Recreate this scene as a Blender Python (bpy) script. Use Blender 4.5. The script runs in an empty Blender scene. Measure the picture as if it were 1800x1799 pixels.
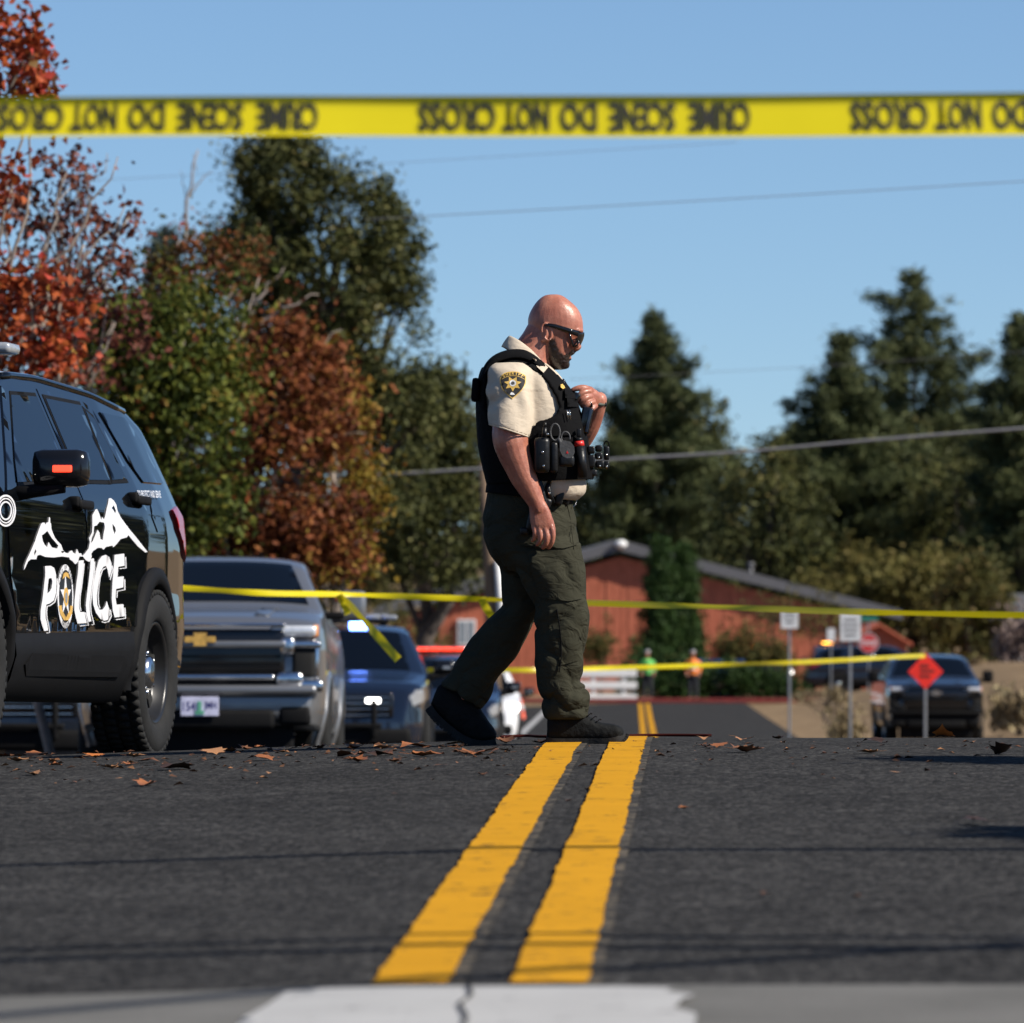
import bpy, bmesh, math, random
import numpy as np
from mathutils import Vector, Matrix, noise
from mathutils.bvhtree import BVHTree
from mathutils.geometry import delaunay_2d_cdt

random.seed(7); RNG = np.random.default_rng(7)
scene = bpy.context.scene
COL = scene.collection
# ------------------------------------------------------------------ camera
# Long lens standing low on the road: focal length in photo pixels, eye height, horizon row.
F, HC, CX, HY = 11125.0, 0.82, 900.0, 935.0
cam_d = bpy.data.cameras.new("camera"); cam = bpy.data.objects.new("camera", cam_d); COL.objects.link(cam)
cam.location = (0, 0, HC); cam.rotation_euler = (math.radians(90), 0, 0)
cam_d.sensor_width = 36; cam_d.lens = 36 * F / 1800; cam_d.shift_y = (HY - 899.5) / 1800
cam_d.clip_start = 0.1; cam_d.clip_end = 5000
cam_d.dof.use_dof = True; cam_d.dof.focus_distance = 25.6; cam_d.dof.aperture_fstop = 7.2
scene.camera = cam
# ------------------------------------------------------------------ sky, sun, exposure
SUN_EL = math.radians(39); SUN_AZ = math.radians(110)      # azimuth clockwise from +Y
world = bpy.data.worlds.new("World"); scene.world = world; world.use_nodes = True
wn = world.node_tree.nodes; wl = world.node_tree.links
sky = wn.new("ShaderNodeTexSky"); sky.sky_type = 'NISHITA'; sky.sun_disc = False
sky.sun_elevation = SUN_EL; sky.sun_rotation = SUN_AZ; sky.altitude = 1100; sky.air_density = 1.0; sky.dust_density = 0.0; sky.ozone_density = 6.0
wl.new(sky.outputs[0], wn["Background"].inputs[0]); wn["Background"].inputs[1].default_value = 0.074
# the whole dome is looked up 3 degrees higher: clear dry air, no yellow band along the skyline
tcw = wn.new('ShaderNodeTexCoord'); mpw = wn.new('ShaderNodeMapping'); mpw.inputs['Location'].default_value = (0, 0, .05)
nrm = wn.new('ShaderNodeVectorMath'); nrm.operation = 'NORMALIZE'
wl.new(tcw.outputs['Generated'], mpw.inputs[0]); wl.new(mpw.outputs[0], nrm.inputs[0]); wl.new(nrm.outputs[0], sky.inputs[0])
sun_d = bpy.data.lights.new("sun", 'SUN'); sun_d.energy = 5.0; sun_d.angle = math.radians(0.53); sun_d.color = (1.0, 0.93, 0.82)
sun = bpy.data.objects.new("sun", sun_d); COL.objects.link(sun)
SUNV = Vector((math.sin(SUN_AZ) * math.cos(SUN_EL), math.cos(SUN_AZ) * math.cos(SUN_EL), math.sin(SUN_EL)))
sun.rotation_euler = SUNV.to_track_quat('Z', 'Y').to_euler(); sun.location = SUNV * 60
vs = scene.view_settings; vs.view_transform = 'Standard'; vs.look = 'None'; vs.exposure = 0.66; vs.gamma = 1.0; vs.use_curve_mapping = False
scene.cycles.max_bounces = 6; scene.cycles.transparent_max_bounces = 8; scene.cycles.use_denoising = True

# ------------------------------------------------------------------ helpers
def P(px, py, Y):
    return np.array([(px - CX) / F * Y, Y, HC - (py - HY) / F * Y])

def smoothstep(a, b, x):
    t = np.clip((np.asarray(x, float) - a) / (b - a), 0, 1); return t * t * (3 - 2 * t)

MATS = {}
def mat(name, col, rough=0.6, metal=0.0, var=0.12, vscale=6.0, bump=0.0, bscale=40.0, coat=0.0, spec=0.5,
        col2=None, tint=None, emit=None, estr=0.0, sub=0.0, detail=6.0, coords='Object', stretch=None, trans=0.0, alpha=1.0):
    """Procedural Principled material: noise-varied colour, optional bump; tint = list of (pos, colour) driven by the
    per-leaf 'tint' attribute."""
    if name in MATS: return MATS[name]
    m = bpy.data.materials.new(name); m.use_nodes = True; n = m.node_tree.nodes; l = m.node_tree.links
    b = n["Principled BSDF"]
    b.inputs["Roughness"].default_value = rough; b.inputs["Metallic"].default_value = metal
    b.inputs["Specular IOR Level"].default_value = spec
    if coat: b.inputs["Coat Weight"].default_value = coat; b.inputs["Coat Roughness"].default_value = 0.03
    if sub:
        b.inputs["Subsurface Weight"].default_value = sub; b.inputs["Subsurface Radius"].default_value = (1, .35, .2); b.inputs["Subsurface Scale"].default_value = 0.008
    if trans: b.inputs["Transmission Weight"].default_value = trans
    if alpha < 1: b.inputs["Alpha"].default_value = alpha
    tc = n.new("ShaderNodeTexCoord"); src = tc.outputs[coords]
    if stretch:
        mp = n.new("ShaderNodeMapping"); mp.inputs["Scale"].default_value = stretch; l.new(src, mp.inputs[0]); src = mp.outputs[0]
    if tint:
        at = n.new("ShaderNodeAttribute"); at.attribute_name = "tint"
        cr = n.new("ShaderNodeValToRGB"); els = cr.color_ramp.elements
        while len(els) > 1: els.remove(els[-1])
        els[0].position = tint[0][0]; els[0].color = (*tint[0][1], 1)
        for p_, c_ in tint[1:]:
            e = els.new(p_); e.color = (*c_, 1)
        l.new(at.outputs["Fac"], cr.inputs[0]); l.new(cr.outputs[0], b.inputs["Base Color"])
    elif var > 0 or col2:
        nz = n.new("ShaderNodeTexNoise"); nz.inputs["Scale"].default_value = vscale; nz.inputs["Detail"].default_value = detail
        l.new(src, nz.inputs["Vector"])
        mr = n.new("ShaderNodeMapRange"); mr.inputs["From Min"].default_value = 0.3; mr.inputs["From Max"].default_value = 0.7
        l.new(nz.outputs["Fac"], mr.inputs["Value"])
        mx = n.new("ShaderNodeMix"); mx.data_type = 'RGBA'
        c2 = col2 if col2 else tuple(min(1, c * (1 + var)) for c in col)
        c1 = col if col2 else tuple(c * (1 - var) for c in col)
        mx.inputs[6].default_value = (*c1, 1); mx.inputs[7].default_value = (*c2, 1)
        l.new(mr.outputs[0], mx.inputs[0]); l.new(mx.outputs[2], b.inputs["Base Color"])
    else:
        b.inputs["Base Color"].default_value = (*col, 1)
    if bump > 0:
        bz = n.new("ShaderNodeTexNoise"); bz.inputs["Scale"].default_value = bscale; bz.inputs["Detail"].default_value = 4
        l.new(src, bz.inputs["Vector"])
        bp = n.new("ShaderNodeBump"); bp.inputs["Strength"].default_value = bump; bp.inputs["Distance"].default_value = 0.01
        l.new(bz.outputs["Fac"], bp.inputs["Height"]); l.new(bp.outputs[0], b.inputs["Normal"])
    if emit:
        b.inputs["Emission Color"].default_value = (*emit, 1); b.inputs["Emission Strength"].default_value = estr
    MATS[name] = m; return m

def new_mesh(name, V, Fc, smooth=True, tint=None):
    V = np.asarray(V, np.float32).reshape(-1, 3); me = bpy.data.meshes.new(name)
    if isinstance(Fc, np.ndarray) and Fc.ndim == 2:
        k = Fc.shape[1]; nf = len(Fc)
        me.vertices.add(len(V)); me.vertices.foreach_set("co", V.ravel())
        me.loops.add(nf * k); me.loops.foreach_set("vertex_index", Fc.astype(np.int32).ravel())
        me.polygons.add(nf); me.polygons.foreach_set("loop_start", np.arange(0, nf * k, k, dtype=np.int32))
        me.update(calc_edges=True); me.validate()
    else:
        me.from_pydata(V.tolist(), [], [list(map(int, f)) for f in Fc]); me.update()
    if smooth: me.polygons.foreach_set("use_smooth", np.ones(len(me.polygons), bool))
    if tint is not None:
        a = me.attributes.new("tint", 'FLOAT', 'POINT'); a.data.foreach_set("value", np.asarray(tint, np.float32))
    return me

def link(name, me, m=None, parent=None, kind=None):
    o = bpy.data.objects.new(name, me); COL.objects.link(o)
    if m is not None and not len(me.materials): me.materials.append(m)
    if parent is not None: o.parent = parent
    if kind: o["kind"] = kind
    return o

def part(name, V, Fc, m, parent=None, smooth=True, kind=None, tint=None, label=None):
    o = link(name, new_mesh(name, V, Fc, smooth, tint), m, parent, kind)
    if label: o["label"] = label
    return o

def tag(o, label, cat, group=None):
    o["label"] = label; o["category"] = cat
    if group: o["group"] = group
    return o

def thing(name, label, cat, loc=(0, 0, 0), group=None, rot=(0, 0, 0)):
    o = bpy.data.objects.new(name, None); COL.objects.link(o); o.location = loc; o.rotation_euler = rot
    o.empty_display_size = 0.2
    return tag(o, label, cat, group)

class Geo:
    """Collects simple shapes into one mesh."""
    def __init__(s): s.v = []; s.f = []; s.n = 0
    def add(s, V, Fc):
        V = np.asarray(V, float).reshape(-1, 3); s.v.append(V); s.f += [[int(i) + s.n for i in f] for f in Fc]; s.n += len(V); return s
    def box(s, c, d, b=0.0, R=None):
        c = np.asarray(c, float); d = np.asarray(d, float) / 2
        if b <= 0:
            V = np.array([[x, y, z] for x in (-1, 1) for y in (-1, 1) for z in (-1, 1)]) * d
            Fc = [(0, 1, 3, 2), (4, 6, 7, 5), (0, 4, 5, 1), (2, 3, 7, 6), (0, 2, 6, 4), (1, 5, 7, 3)]
        else:
            b = min(b, d.min() * .98); bm = bmesh.new(); bmesh.ops.create_cube(bm, size=2)
            for v in bm.verts: v.co = Vector([v.co[i] * d[i] for i in range(3)])
            bmesh.ops.bevel(bm, geom=list(bm.edges), offset=b, segments=2, profile=0.6, affect='EDGES')
            bm.verts.index_update(); V = np.array([v.co[:] for v in bm.verts]); Fc = [[v.index for v in f.verts] for f in bm.faces]; bm.free()
        if R is not None: V = V @ np.array(R).T
        return s.add(V + c, Fc)
    def tube(s, path, r, n=10, cap=True, flat=1.0):
        path = np.asarray(path, float); r = np.broadcast_to(np.asarray(r, float), (len(path),))
        T = np.gradient(path, axis=0); T /= np.linalg.norm(T, axis=1)[:, None] + 1e-9
        up = np.array([0, 0, 1.0]); 
        if abs(T[0] @ up) > .9: up = np.array([0, 1.0, 0])
        N = up - (up @ T[0]) * T[0]; N /= np.linalg.norm(N); rings = []
        for i in range(len(path)):
            N = N - (N @ T[i]) * T[i]; N /= np.linalg.norm(N) + 1e-9; Bn = np.cross(T[i], N)
            a = np.linspace(0, 2 * np.pi, n, endpoint=False)
            rings.append(path[i] + r[i] * (np.cos(a)[:, None] * N + flat * np.sin(a)[:, None] * Bn))
        V, Fc = rings_mesh(np.array(rings), cap, cap); return s.add(V, Fc)
    def cyl(s, p0, p1, r0, r1=None, n=16): return s.tube([p0, p1], [r0, r0 if r1 is None else r1], n)
    def ell(s, c, d, R=None, n=16, m=10):
        th = np.linspace(0, np.pi, m + 1)[1:-1]; ph = np.linspace(0, 2 * np.pi, n, endpoint=False)
        rings = np.array([[(np.sin(t) * np.cos(p), np.sin(t) * np.sin(p), np.cos(t)) for p in ph] for t in th])
        V = rings.reshape(-1, 3); Fc = grid_faces(len(th), n, True)
        V = np.vstack([V, [[0, 0, 1], [0, 0, -1]]]); k = len(V)
        Fc = list(Fc) + [(k - 2, (i + 1) % n, i) for i in range(n)] + [(k - 1, (m - 2) * n + i, (m - 2) * n + (i + 1) % n) for i in range(n)]
        V = V * np.asarray(d, float)
        if R is not None: V = V @ np.array(R).T
        return s.add(V + np.asarray(c, float), Fc)
    def lathe(s, prof, c, axis='y', n=32):
        """profile (r, h) swept round an axis through c"""
        a = np.linspace(0, 2 * np.pi, n, endpoint=False); rings = []
        for r, h in prof:
            if axis == 'y': rings.append(np.stack([r * np.cos(a), np.full(n, h), r * np.sin(a)], 1))
            elif axis == 'z': rings.append(np.stack([r * np.cos(a), r * np.sin(a), np.full(n, h)], 1))
            else: rings.append(np.stack([np.full(n, h), r * np.cos(a), r * np.sin(a)], 1))
        V, Fc = rings_mesh(np.array(rings), False, False); return s.add(V + np.asarray(c, float), Fc)
    def arrays(s): return (np.vstack(s.v) if s.v else np.zeros((0, 3))), s.f
    def part(s, name, m, parent=None, smooth=False, **k):
        V, Fc = s.arrays(); return part(name, V, Fc, m, parent, smooth, **k)

def grid_faces(rows, n, wrap):
    Fc = []
    for i in range(rows - 1):
        for j in range(n if wrap else n - 1):
            j2 = (j + 1) % n; Fc.append((i * n + j, i * n + j2, (i + 1) * n + j2, (i + 1) * n + j))
    return Fc

def rings_mesh(R, cap0=True, cap1=True):
    k, n, _ = R.shape; Fc = grid_faces(k, n, True)
    if cap0: Fc.append(list(range(n - 1, -1, -1)))
    if cap1: Fc.append([(k - 1) * n + j for j in range(n)])
    return R.reshape(-1, 3), Fc

def catmull(A, sub):
    A = np.asarray(A, float); out = []
    for i in range(len(A) - 1):
        p0 = A[max(i - 1, 0)]; p1 = A[i]; p2 = A[i + 1]; p3 = A[min(i + 2, len(A) - 1)]
        for t in np.linspace(0, 1, sub, endpoint=False):
            out.append(.5 * (2 * p1 + (p2 - p0) * t + (2 * p0 - 5 * p1 + 4 * p2 - p3) * t * t + (3 * p1 - p0 - 3 * p2 + p3) * t ** 3))
    out.append(A[-1]); return np.array(out)

def inside(poly, pts):
    """even-odd test; poly is a list of loops"""
    x, y = pts[:, 0], pts[:, 1]; c = np.zeros(len(pts), bool)
    for L in poly:
        L = np.asarray(L, float); a = L; b = np.roll(L, -1, 0)
        for (x1, y1), (x2, y2) in zip(a, b):
            if y1 == y2: continue
            m = ((y1 > y) != (y2 > y)) & (x < (x2 - x1) * (y - y1) / (y2 - y1) + x1); c ^= m
    return c

def fill2d(loops, h):
    """Triangulate loops (even-odd) with interior grid points spaced h. Returns 2-D verts, tris, boundary edges."""
    pts = []; edges = []
    for L in loops:
        L = np.asarray(L, float); D = []
        for a, b in zip(L, np.roll(L, -1, 0)):
            k = max(1, int(np.ceil(np.linalg.norm(b - a) / h)))
            for t in range(k): D.append(a + (b - a) * t / k)
        s0 = len(pts); pts += D; edges += [(s0 + i, s0 + (i + 1) % len(D)) for i in range(len(D))]
    A = np.array(pts); lo, hi = A.min(0), A.max(0)
    gx, gy = np.meshgrid(np.arange(lo[0] + h / 2, hi[0], h), np.arange(lo[1] + h / 2, hi[1], h)); G = np.stack([gx.ravel(), gy.ravel()], 1)
    if len(G):
        G = G[inside(loops, G)]
        if len(G):
            dmin = np.min(np.linalg.norm(G[:, None] - A[None], axis=2), axis=1); G = G[dmin > h * .45]
    allp = [Vector(p) for p in np.vstack([A, G])] if len(G) else [Vector(p) for p in A]
    v, e, f, *_ = delaunay_2d_cdt(allp, edges, [], 0, 1e-7)
    v = np.array([p[:] for p in v]); f = np.array([t for t in f if len(t) == 3])
    cen = v[f].mean(1); f = f[inside(loops, cen)]
    cnt = {}
    for t in f:
        for a, b in ((t[0], t[1]), (t[1], t[2]), (t[2], t[0])): cnt[(a, b)] = 1
    be = [(a, b) for (a, b) in cnt if (b, a) not in cnt]
    return v, f, be

def sheet(v3, f, be, back):
    """front sheet plus a skirt (own vertices, so it shades crisply) down to the back surface -> a thin solid patch"""
    v3 = np.asarray(v3); back = np.asarray(back); n = len(v3); ids = sorted({i for e in be for i in e}); m = {i: k for k, i in enumerate(ids)}; q = len(ids)
    V = np.vstack([v3, v3[ids], back[ids]]) if q else v3
    Fc = [tuple(t) for t in f] + [(n + m[b], n + m[a], n + q + m[a], n + q + m[b]) for a, b in be]
    return V, Fc

FONTC = {}
def text2d(s, bold=0.0, height=1.0, width=None):
    """letters as 2-D triangles, cap height scaled to height, optional total width; centred on the origin"""
    cu = bpy.data.curves.new("txt", 'FONT'); cu.body = s; cu.size = 1; cu.offset = bold; cu.resolution_u = 2; cu.fill_mode = 'FRONT'
    o = bpy.data.objects.new("txt", cu); COL.objects.link(o); dg = bpy.context.evaluated_depsgraph_get()
    me = o.evaluated_get(dg).to_mesh(); me.calc_loop_triangles()
    v = np.array([q.co[:2] for q in me.vertices]); f = np.array([t.vertices[:] for t in me.loop_triangles])
    o.evaluated_get(dg).to_mesh_clear(); bpy.data.objects.remove(o); bpy.data.curves.remove(cu)
    lo, hi = v.min(0), v.max(0); v = v - (lo + hi) / 2; v[:, 1] *= height / (hi[1] - lo[1])
    v[:, 0] *= (width / (hi[0] - lo[0])) if width else height / (hi[1] - lo[1])
    return v, f

def remesh(V, Fc, voxel, it=4, fac=0.5):
    me = new_mesh("tmp", V, Fc); o = link("tmp", me)
    r = o.modifiers.new("r", 'REMESH'); r.mode = 'VOXEL'; r.voxel_size = voxel
    if it:
        s = o.modifiers.new("s", 'SMOOTH'); s.factor = fac; s.iterations = it
    dg = bpy.context.evaluated_depsgraph_get(); ev = o.evaluated_get(dg)
    out = bpy.data.meshes.new_from_object(ev); bpy.data.objects.remove(o)
    n = len(out.vertices); co = np.zeros(n * 3, np.float32); out.vertices.foreach_get("co", co)
    out.polygons.foreach_set("use_smooth", np.ones(len(out.polygons), bool))
    return out, co.reshape(-1, 3).astype(float)

def vnormals(me):
    n = np.zeros(len(me.vertices) * 3, np.float32); me.vertices.foreach_get("normal", n); return n.reshape(-1, 3).astype(float)
def set_co(me, co): me.vertices.foreach_set("co", np.asarray(co, np.float32).ravel()); me.update()
# ------------------------------------------------------------------ the lie of the land
_kY = [-80, 0, 22, 24, 25, 26, 28, 30, 34, 40, 51, 70, 90, 130, 150, 185, 222, 300, 420, 2500]
_kZ = [0, 0, 0, -.004, -.014, -.03, -.09, -.175, -.37, -.62, -1.06, -1.80, -2.52, -3.60, -4.08, -4.63, -5.18, -6.0, -6.4, -6.4]
_gY = np.arange(-80, 2500, .2); _gZ = np.interp(_gY, _kY, _kZ); _w = np.hanning(13); _w /= _w.sum()
_gZ = np.convolve(np.pad(_gZ, 6, mode='edge'), _w, 'valid')
_cY = np.array([-80, 0, 26, 60, 150, 215, 300]); _cX = np.array([-2.7, -.38, .374, 1.28, 3.26, 4.5, 6.0])
_cg = np.convolve(np.pad(np.interp(_gY, _cY, _cX), 50, mode='edge'), np.hanning(101) / np.hanning(101).sum(), 'valid')
def XC(Y): return np.interp(Y, _gY, _cg)                    # centre line of the road
def road_z(X, Y):
    u = np.asarray(X, float) - XC(Y); s = np.sqrt(np.minimum(u, 0) ** 2 + .09) - .3
    return np.interp(Y, _gY, _gZ) - .035 * np.minimum(s, 6.5)
ROAD_L, ROAD_R, END_Y = -6.4, 3.55, 222.0
def ground_z(X, Y):
    X = np.asarray(X, float); Y = np.asarray(Y, float); u = X - XC(Y); z = road_z(X, Y)
    bank = 1.55 * smoothstep(4.6, 11, u) * np.exp(-((Y - 188) / 42) ** 2)
    bank += .5 * smoothstep(8, 30, np.abs(u)) * smoothstep(30, 90, Y)
    far = 2.5 * smoothstep(260, 420, Y)
    return z + bank + far
def at_px(px, py, y0=10.5, y1=27.2):
    """point of the road surface seen at a photo pixel (before the crest)"""
    best = None
    for Y in np.arange(y0, y1, .02):
        X = (px - CX) / F * Y; z = float(road_z(X, Y)); q = HY + (HC - z) * F / Y
        if q <= py: return np.array([X, Y, z])
        if best is None or q < best[0]: best = (q, X, Y, z)
    return np.array(best[1:])

asphalt = mat("asphalt", (.040, .041, .045), .82, var=.0, bump=0)
n = asphalt.node_tree.nodes; l = asphalt.node_tree.links; b = n["Principled BSDF"]; b.inputs["Specular IOR Level"].default_value = .04; b.inputs["Roughness"].default_value = .95; tc = n.new("ShaderNodeTexCoord")
def _noise(sc, det=4, rough=.6, st=None):
    q = n.new("ShaderNodeTexNoise"); q.inputs["Scale"].default_value = sc; q.inputs["Detail"].default_value = det; q.inputs["Roughness"].default_value = rough
    if st:
        mp = n.new("ShaderNodeMapping"); mp.inputs["Scale"].default_value = st; l.new(tc.outputs["Object"], mp.inputs[0]); l.new(mp.outputs[0], q.inputs["Vector"])
    else: l.new(tc.outputs["Object"], q.inputs["Vector"])
    return q
stone = n.new("ShaderNodeTexVoronoi"); stone.inputs["Scale"].default_value = 62; l.new(tc.outputs["Object"], stone.inputs["Vector"])
cr = n.new("ShaderNodeValToRGB"); e = cr.color_ramp.elements; e[0].position = 0; e[0].color = (.008, .008, .0082, 1); e[1].position = 1; e[1].color = (.082, .079, .076, 1)
e2 = e.new(.55); e2.color = (.026, .0255, .0255, 1)
l.new(stone.outputs["Color"], cr.inputs[0])
wear = _noise(.9, 6, .65); wear2 = _noise(6, 5, .6)
mr = n.new("ShaderNodeMapRange"); mr.inputs["From Min"].default_value = .3; mr.inputs["From Max"].default_value = .7; mr.inputs["To Min"].default_value = .82; mr.inputs["To Max"].default_value = 1.2
l.new(wear.outputs["Fac"], mr.inputs["Value"])
mr2 = n.new("ShaderNodeMapRange"); mr2.inputs["From Min"].default_value = .3; mr2.inputs["From Max"].default_value = .7; mr2.inputs["To Min"].default_value = .8; mr2.inputs["To Max"].default_value = 1.25
l.new(wear2.outputs["Fac"], mr2.inputs["Value"])
mm = n.new("ShaderNodeMath"); mm.operation = 'MULTIPLY'; l.new(mr.outputs[0], mm.inputs[0]); l.new(mr2.outputs[0], mm.inputs[1])
mul = n.new("ShaderNodeMix"); mul.data_type = 'RGBA'; mul.blend_type = 'MULTIPLY'; mul.inputs[0].default_value = 1
l.new(cr.outputs[0], mul.inputs[6]); l.new(mm.outputs[0], mul.inputs[7]); l.new(mul.outputs[2], b.inputs["Base Color"])
bp = n.new("ShaderNodeBump"); bp.inputs["Strength"].default_value = .6; bp.inputs["Distance"].default_value = .009
l.new(stone.outputs["Distance"], bp.inputs["Height"]); bp.invert = True; l.new(bp.outputs[0], b.inputs["Normal"])

def paint_mat(name, col, worn, thr, under=None):
    """road paint worn through to the asphalt by noise"""
    m = bpy.data.materials.new(name); m.use_nodes = True; n = m.node_tree.nodes; l = m.node_tree.links; b = n["Principled BSDF"]; b.inputs["Roughness"].default_value = .9; b.inputs["Specular IOR Level"].default_value = .04
    tc = n.new("ShaderNodeTexCoord"); a = n.new("ShaderNodeTexNoise"); a.inputs["Scale"].default_value = 9; a.inputs["Detail"].default_value = 9; a.inputs["Roughness"].default_value = .72
    c = n.new("ShaderNodeTexNoise"); c.inputs["Scale"].default_value = 55; c.inputs["Detail"].default_value = 3
    v = n.new("ShaderNodeTexNoise"); v.inputs["Scale"].default_value = 3; v.inputs["Detail"].default_value = 5
    for q in (a, c, v): l.new(tc.outputs["Object"], q.inputs["Vector"])
    r = n.new("ShaderNodeMapRange"); r.inputs["From Min"].default_value = thr; r.inputs["From Max"].default_value = thr + .03; l.new(a.outputs["Fac"], r.inputs["Value"])
    m1 = n.new("ShaderNodeMix"); m1.data_type = 'RGBA'; m1.inputs[6].default_value = (*[q * .82 for q in col], 1); m1.inputs[7].default_value = (*[min(1, q * 1.15) for q in col], 1); l.new(v.outputs["Fac"], m1.inputs[0])
    m2 = n.new("ShaderNodeMix"); m2.data_type = 'RGBA'; m2.inputs[6].default_value = (*worn, 1); l.new(m1.outputs[2], m2.inputs[7]); l.new(r.outputs[0], m2.inputs[0]); l.new(m2.outputs[2], b.inputs["Base Color"])
    bp = n.new("ShaderNodeBump"); bp.inputs["Strength"].default_value = .35; bp.inputs["Distance"].default_value = .004; l.new(c.outputs["Fac"], bp.inputs["Height"]); l.new(bp.outputs[0], b.inputs["Normal"])
    MATS[name] = m; return m
yellow = paint_mat("yellow_line_paint", (.46, .225, .012), (.07, .045, .018), .385)
oldpaint = paint_mat("faded_line_paint", (.10, .085, .066), (.032, .031, .030), .50)
whitep = paint_mat("white_line_paint", (.34, .34, .34), (.15, .15, .15), .36)
concrete = mat("concrete", (.095, .093, .088), .9, spec=.06, col2=(.135, .132, .126), vscale=2.5, bump=.3, bscale=60)
redcurb = mat("red_kerb_paint", (.16, .014, .012), .8, var=.25)
dirt = mat("dry_ground", (.13, .088, .052), .95, spec=.05, col2=(.24, .17, .10), vscale=.9, bump=.6, bscale=7, detail=9)

def strip(name, y0, y1, u0, u1, dz, m, dy=.25, nu=2, edge=0.0, wob=0.0, parent=None, kind="structure"):
    Y = np.concatenate([np.arange(y0, min(y1, 40), dy), np.arange(max(min(y1, 40), y0), y1, max(dy, 1.5)), [y1]]); Y = np.unique(np.round(Y, 4))
    U = np.linspace(u0, u1, nu); V = []
    for y in Y:
        for k, u in enumerate(U):
            uu = u
            if wob and (k == 0 or k == nu - 1): uu = u + wob * (.6 * noise.noise((y * 1.3, u * 7, 1.3)) + .6 * noise.noise((y * 5, u * 3, 4)) + .5 * noise.noise((y * 16, u * 3, 9)))
            x = XC(y) + uu; V.append((x, y, float(road_z(x, y)) + dz))
    return part(name, V, np.array(grid_faces(len(Y), nu, False)), m, parent, True, kind)

# terrain: one sheet to the horizon, sunk a little below the road it carries
xs = np.unique(np.concatenate([np.linspace(-900, -60, 22), np.linspace(-60, 80, 141), np.linspace(80, 900, 22)]))
ys = np.unique(np.concatenate([np.linspace(-60, 4, 9), np.linspace(4, 60, 75), np.linspace(60, 320, 105), np.linspace(320, 2400, 40)]))
XX, YY = np.meshgrid(xs, ys); ZZ = ground_z(XX, YY); uu = XX - XC(YY)
onroad = smoothstep(ROAD_L - 1.6, ROAD_L - .4, uu) * (1 - smoothstep(ROAD_R + .4, ROAD_R + 1.4, uu)) * (1 - smoothstep(END_Y - 1, END_Y + 2, YY))
jn = np.array([[noise.noise((x * .35, y * .22, 0)) for x in xs] for y in ys])
ZZ = ZZ + .12 * jn * (1 - onroad) - .12 * onroad
part("ground", np.stack([XX, YY, ZZ], -1).reshape(-1, 3), np.array(grid_faces(len(ys), len(xs), False)), dirt, None, True, "structure")
strip("road", 11.40, END_Y, ROAD_L, ROAD_R, 0, asphalt, .25, 40)
strip("concrete_gutter", 8.0, 11.38, ROAD_L - 3, ROAD_R + 3, .006, concrete, .3, 20)
strip("near_pavement", -40, 7.95, ROAD_L - 3, ROAD_R + 3, 0, asphalt, 1.0, 20)
# double yellow centre line over an older, offset pair; white edge line on the left
for c in (-.125, .125):
    strip("old_line", 11.45, 60, c - .02, c + .082, .004, oldpaint, .2, 3, wob=.005)
    strip("center_line", 11.42, END_Y - 2, c - .080, c + .058, .008, yellow, .04, 3, wob=.010)
strip("edge_line", 40, END_Y - 6, -3.36, -3.18, .006, whitep, .5, 2)
def ribbon2(pts, w):
    pts = np.array(pts, float); T = np.gradient(pts, axis=0); N = np.stack([-T[:, 1], T[:, 0]], 1); N /= np.linalg.norm(N, axis=1)[:, None]
    return [tuple(p) for p in pts + N * w / 2] + [tuple(p) for p in (pts - N * w / 2)[::-1]]
# crosswalk bar painted on the gutter: ragged ends
cwp = [(-.46, 10.2), (.29, 10.15), (.31, 10.62), (.275, 10.75), (.295, 10.95), (.32, 11.05), (.27, 11.14), (.285, 11.22), (.20, 11.25), (-.34, 11.26), (-.40, 11.2), (-.42, 10.9), (-.45, 10.6)]
crk = ribbon2([(-.085, 10.1), (-.075, 10.5), (-.09, 10.8), (-.07, 11.0), (-.078, 11.3)], .007)
v, f, be = fill2d([cwp], .08); V = np.column_stack([v, [float(road_z(a, c)) + .012 for a, c in v]])
part("crosswalk_bar", V, [tuple(t) for t in f], whitep, None, True, "structure")
v, f, be = fill2d([crk], .08); part("pavement_crack", np.column_stack([v, [float(road_z(a, c)) + .016 for a, c in v]]), [tuple(t) for t in f], asphalt, None, True, "structure")
# cross street and its red kerb at the far end
Xs = np.linspace(-45, 70, 116); V = []
for y in (END_Y - 5, END_Y + .2):
    for x in Xs: V.append((x, y, float(road_z(XC(END_Y), y)) + .012))
g = Geo(); zc = float(road_z(XC(END_Y), END_Y))
g.box((6, END_Y + .35, zc + .06), (30, .3, .16), .03)
o = g.part("kerb", redcurb); o["kind"] = "structure"
# ------------------------------------------------------------------ trees and shrubs
bark_dark = mat("bark_dark", (.06, .045, .035), .9, var=.35, vscale=5, bump=.5, bscale=12)
bark_pale = mat("bark_pale", (.23, .19, .16), .9, var=.35, vscale=6, bump=.4, bscale=14)
def leafmat(name, ramp, rough=.55, trans=.25):
    m = mat(name, (0, 0, 0), rough, tint=ramp, spec=.12); n = m.node_tree.nodes; l = m.node_tree.links
    b = n["Principled BSDF"]; t = n.new("ShaderNodeBsdfTranslucent"); mx = n.new("ShaderNodeMixShader"); mx.inputs[0].default_value = trans
    col = b.inputs["Base Color"].links[0].from_socket; l.new(col, t.inputs[0]); l.new(b.outputs[0], mx.inputs[1]); l.new(t.outputs[0], mx.inputs[2])
    l.new(mx.outputs[0], n["Material Output"].inputs[0]); return m
L_red = leafmat("leaf_red", [(0, (.13, .022, .012)), (.35, (.24, .045, .018)), (.6, (.34, .085, .022)), (.8, (.40, .05, .04)), (.92, (.30, .18, .03)), (1, (.08, .035, .025))])
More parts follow.
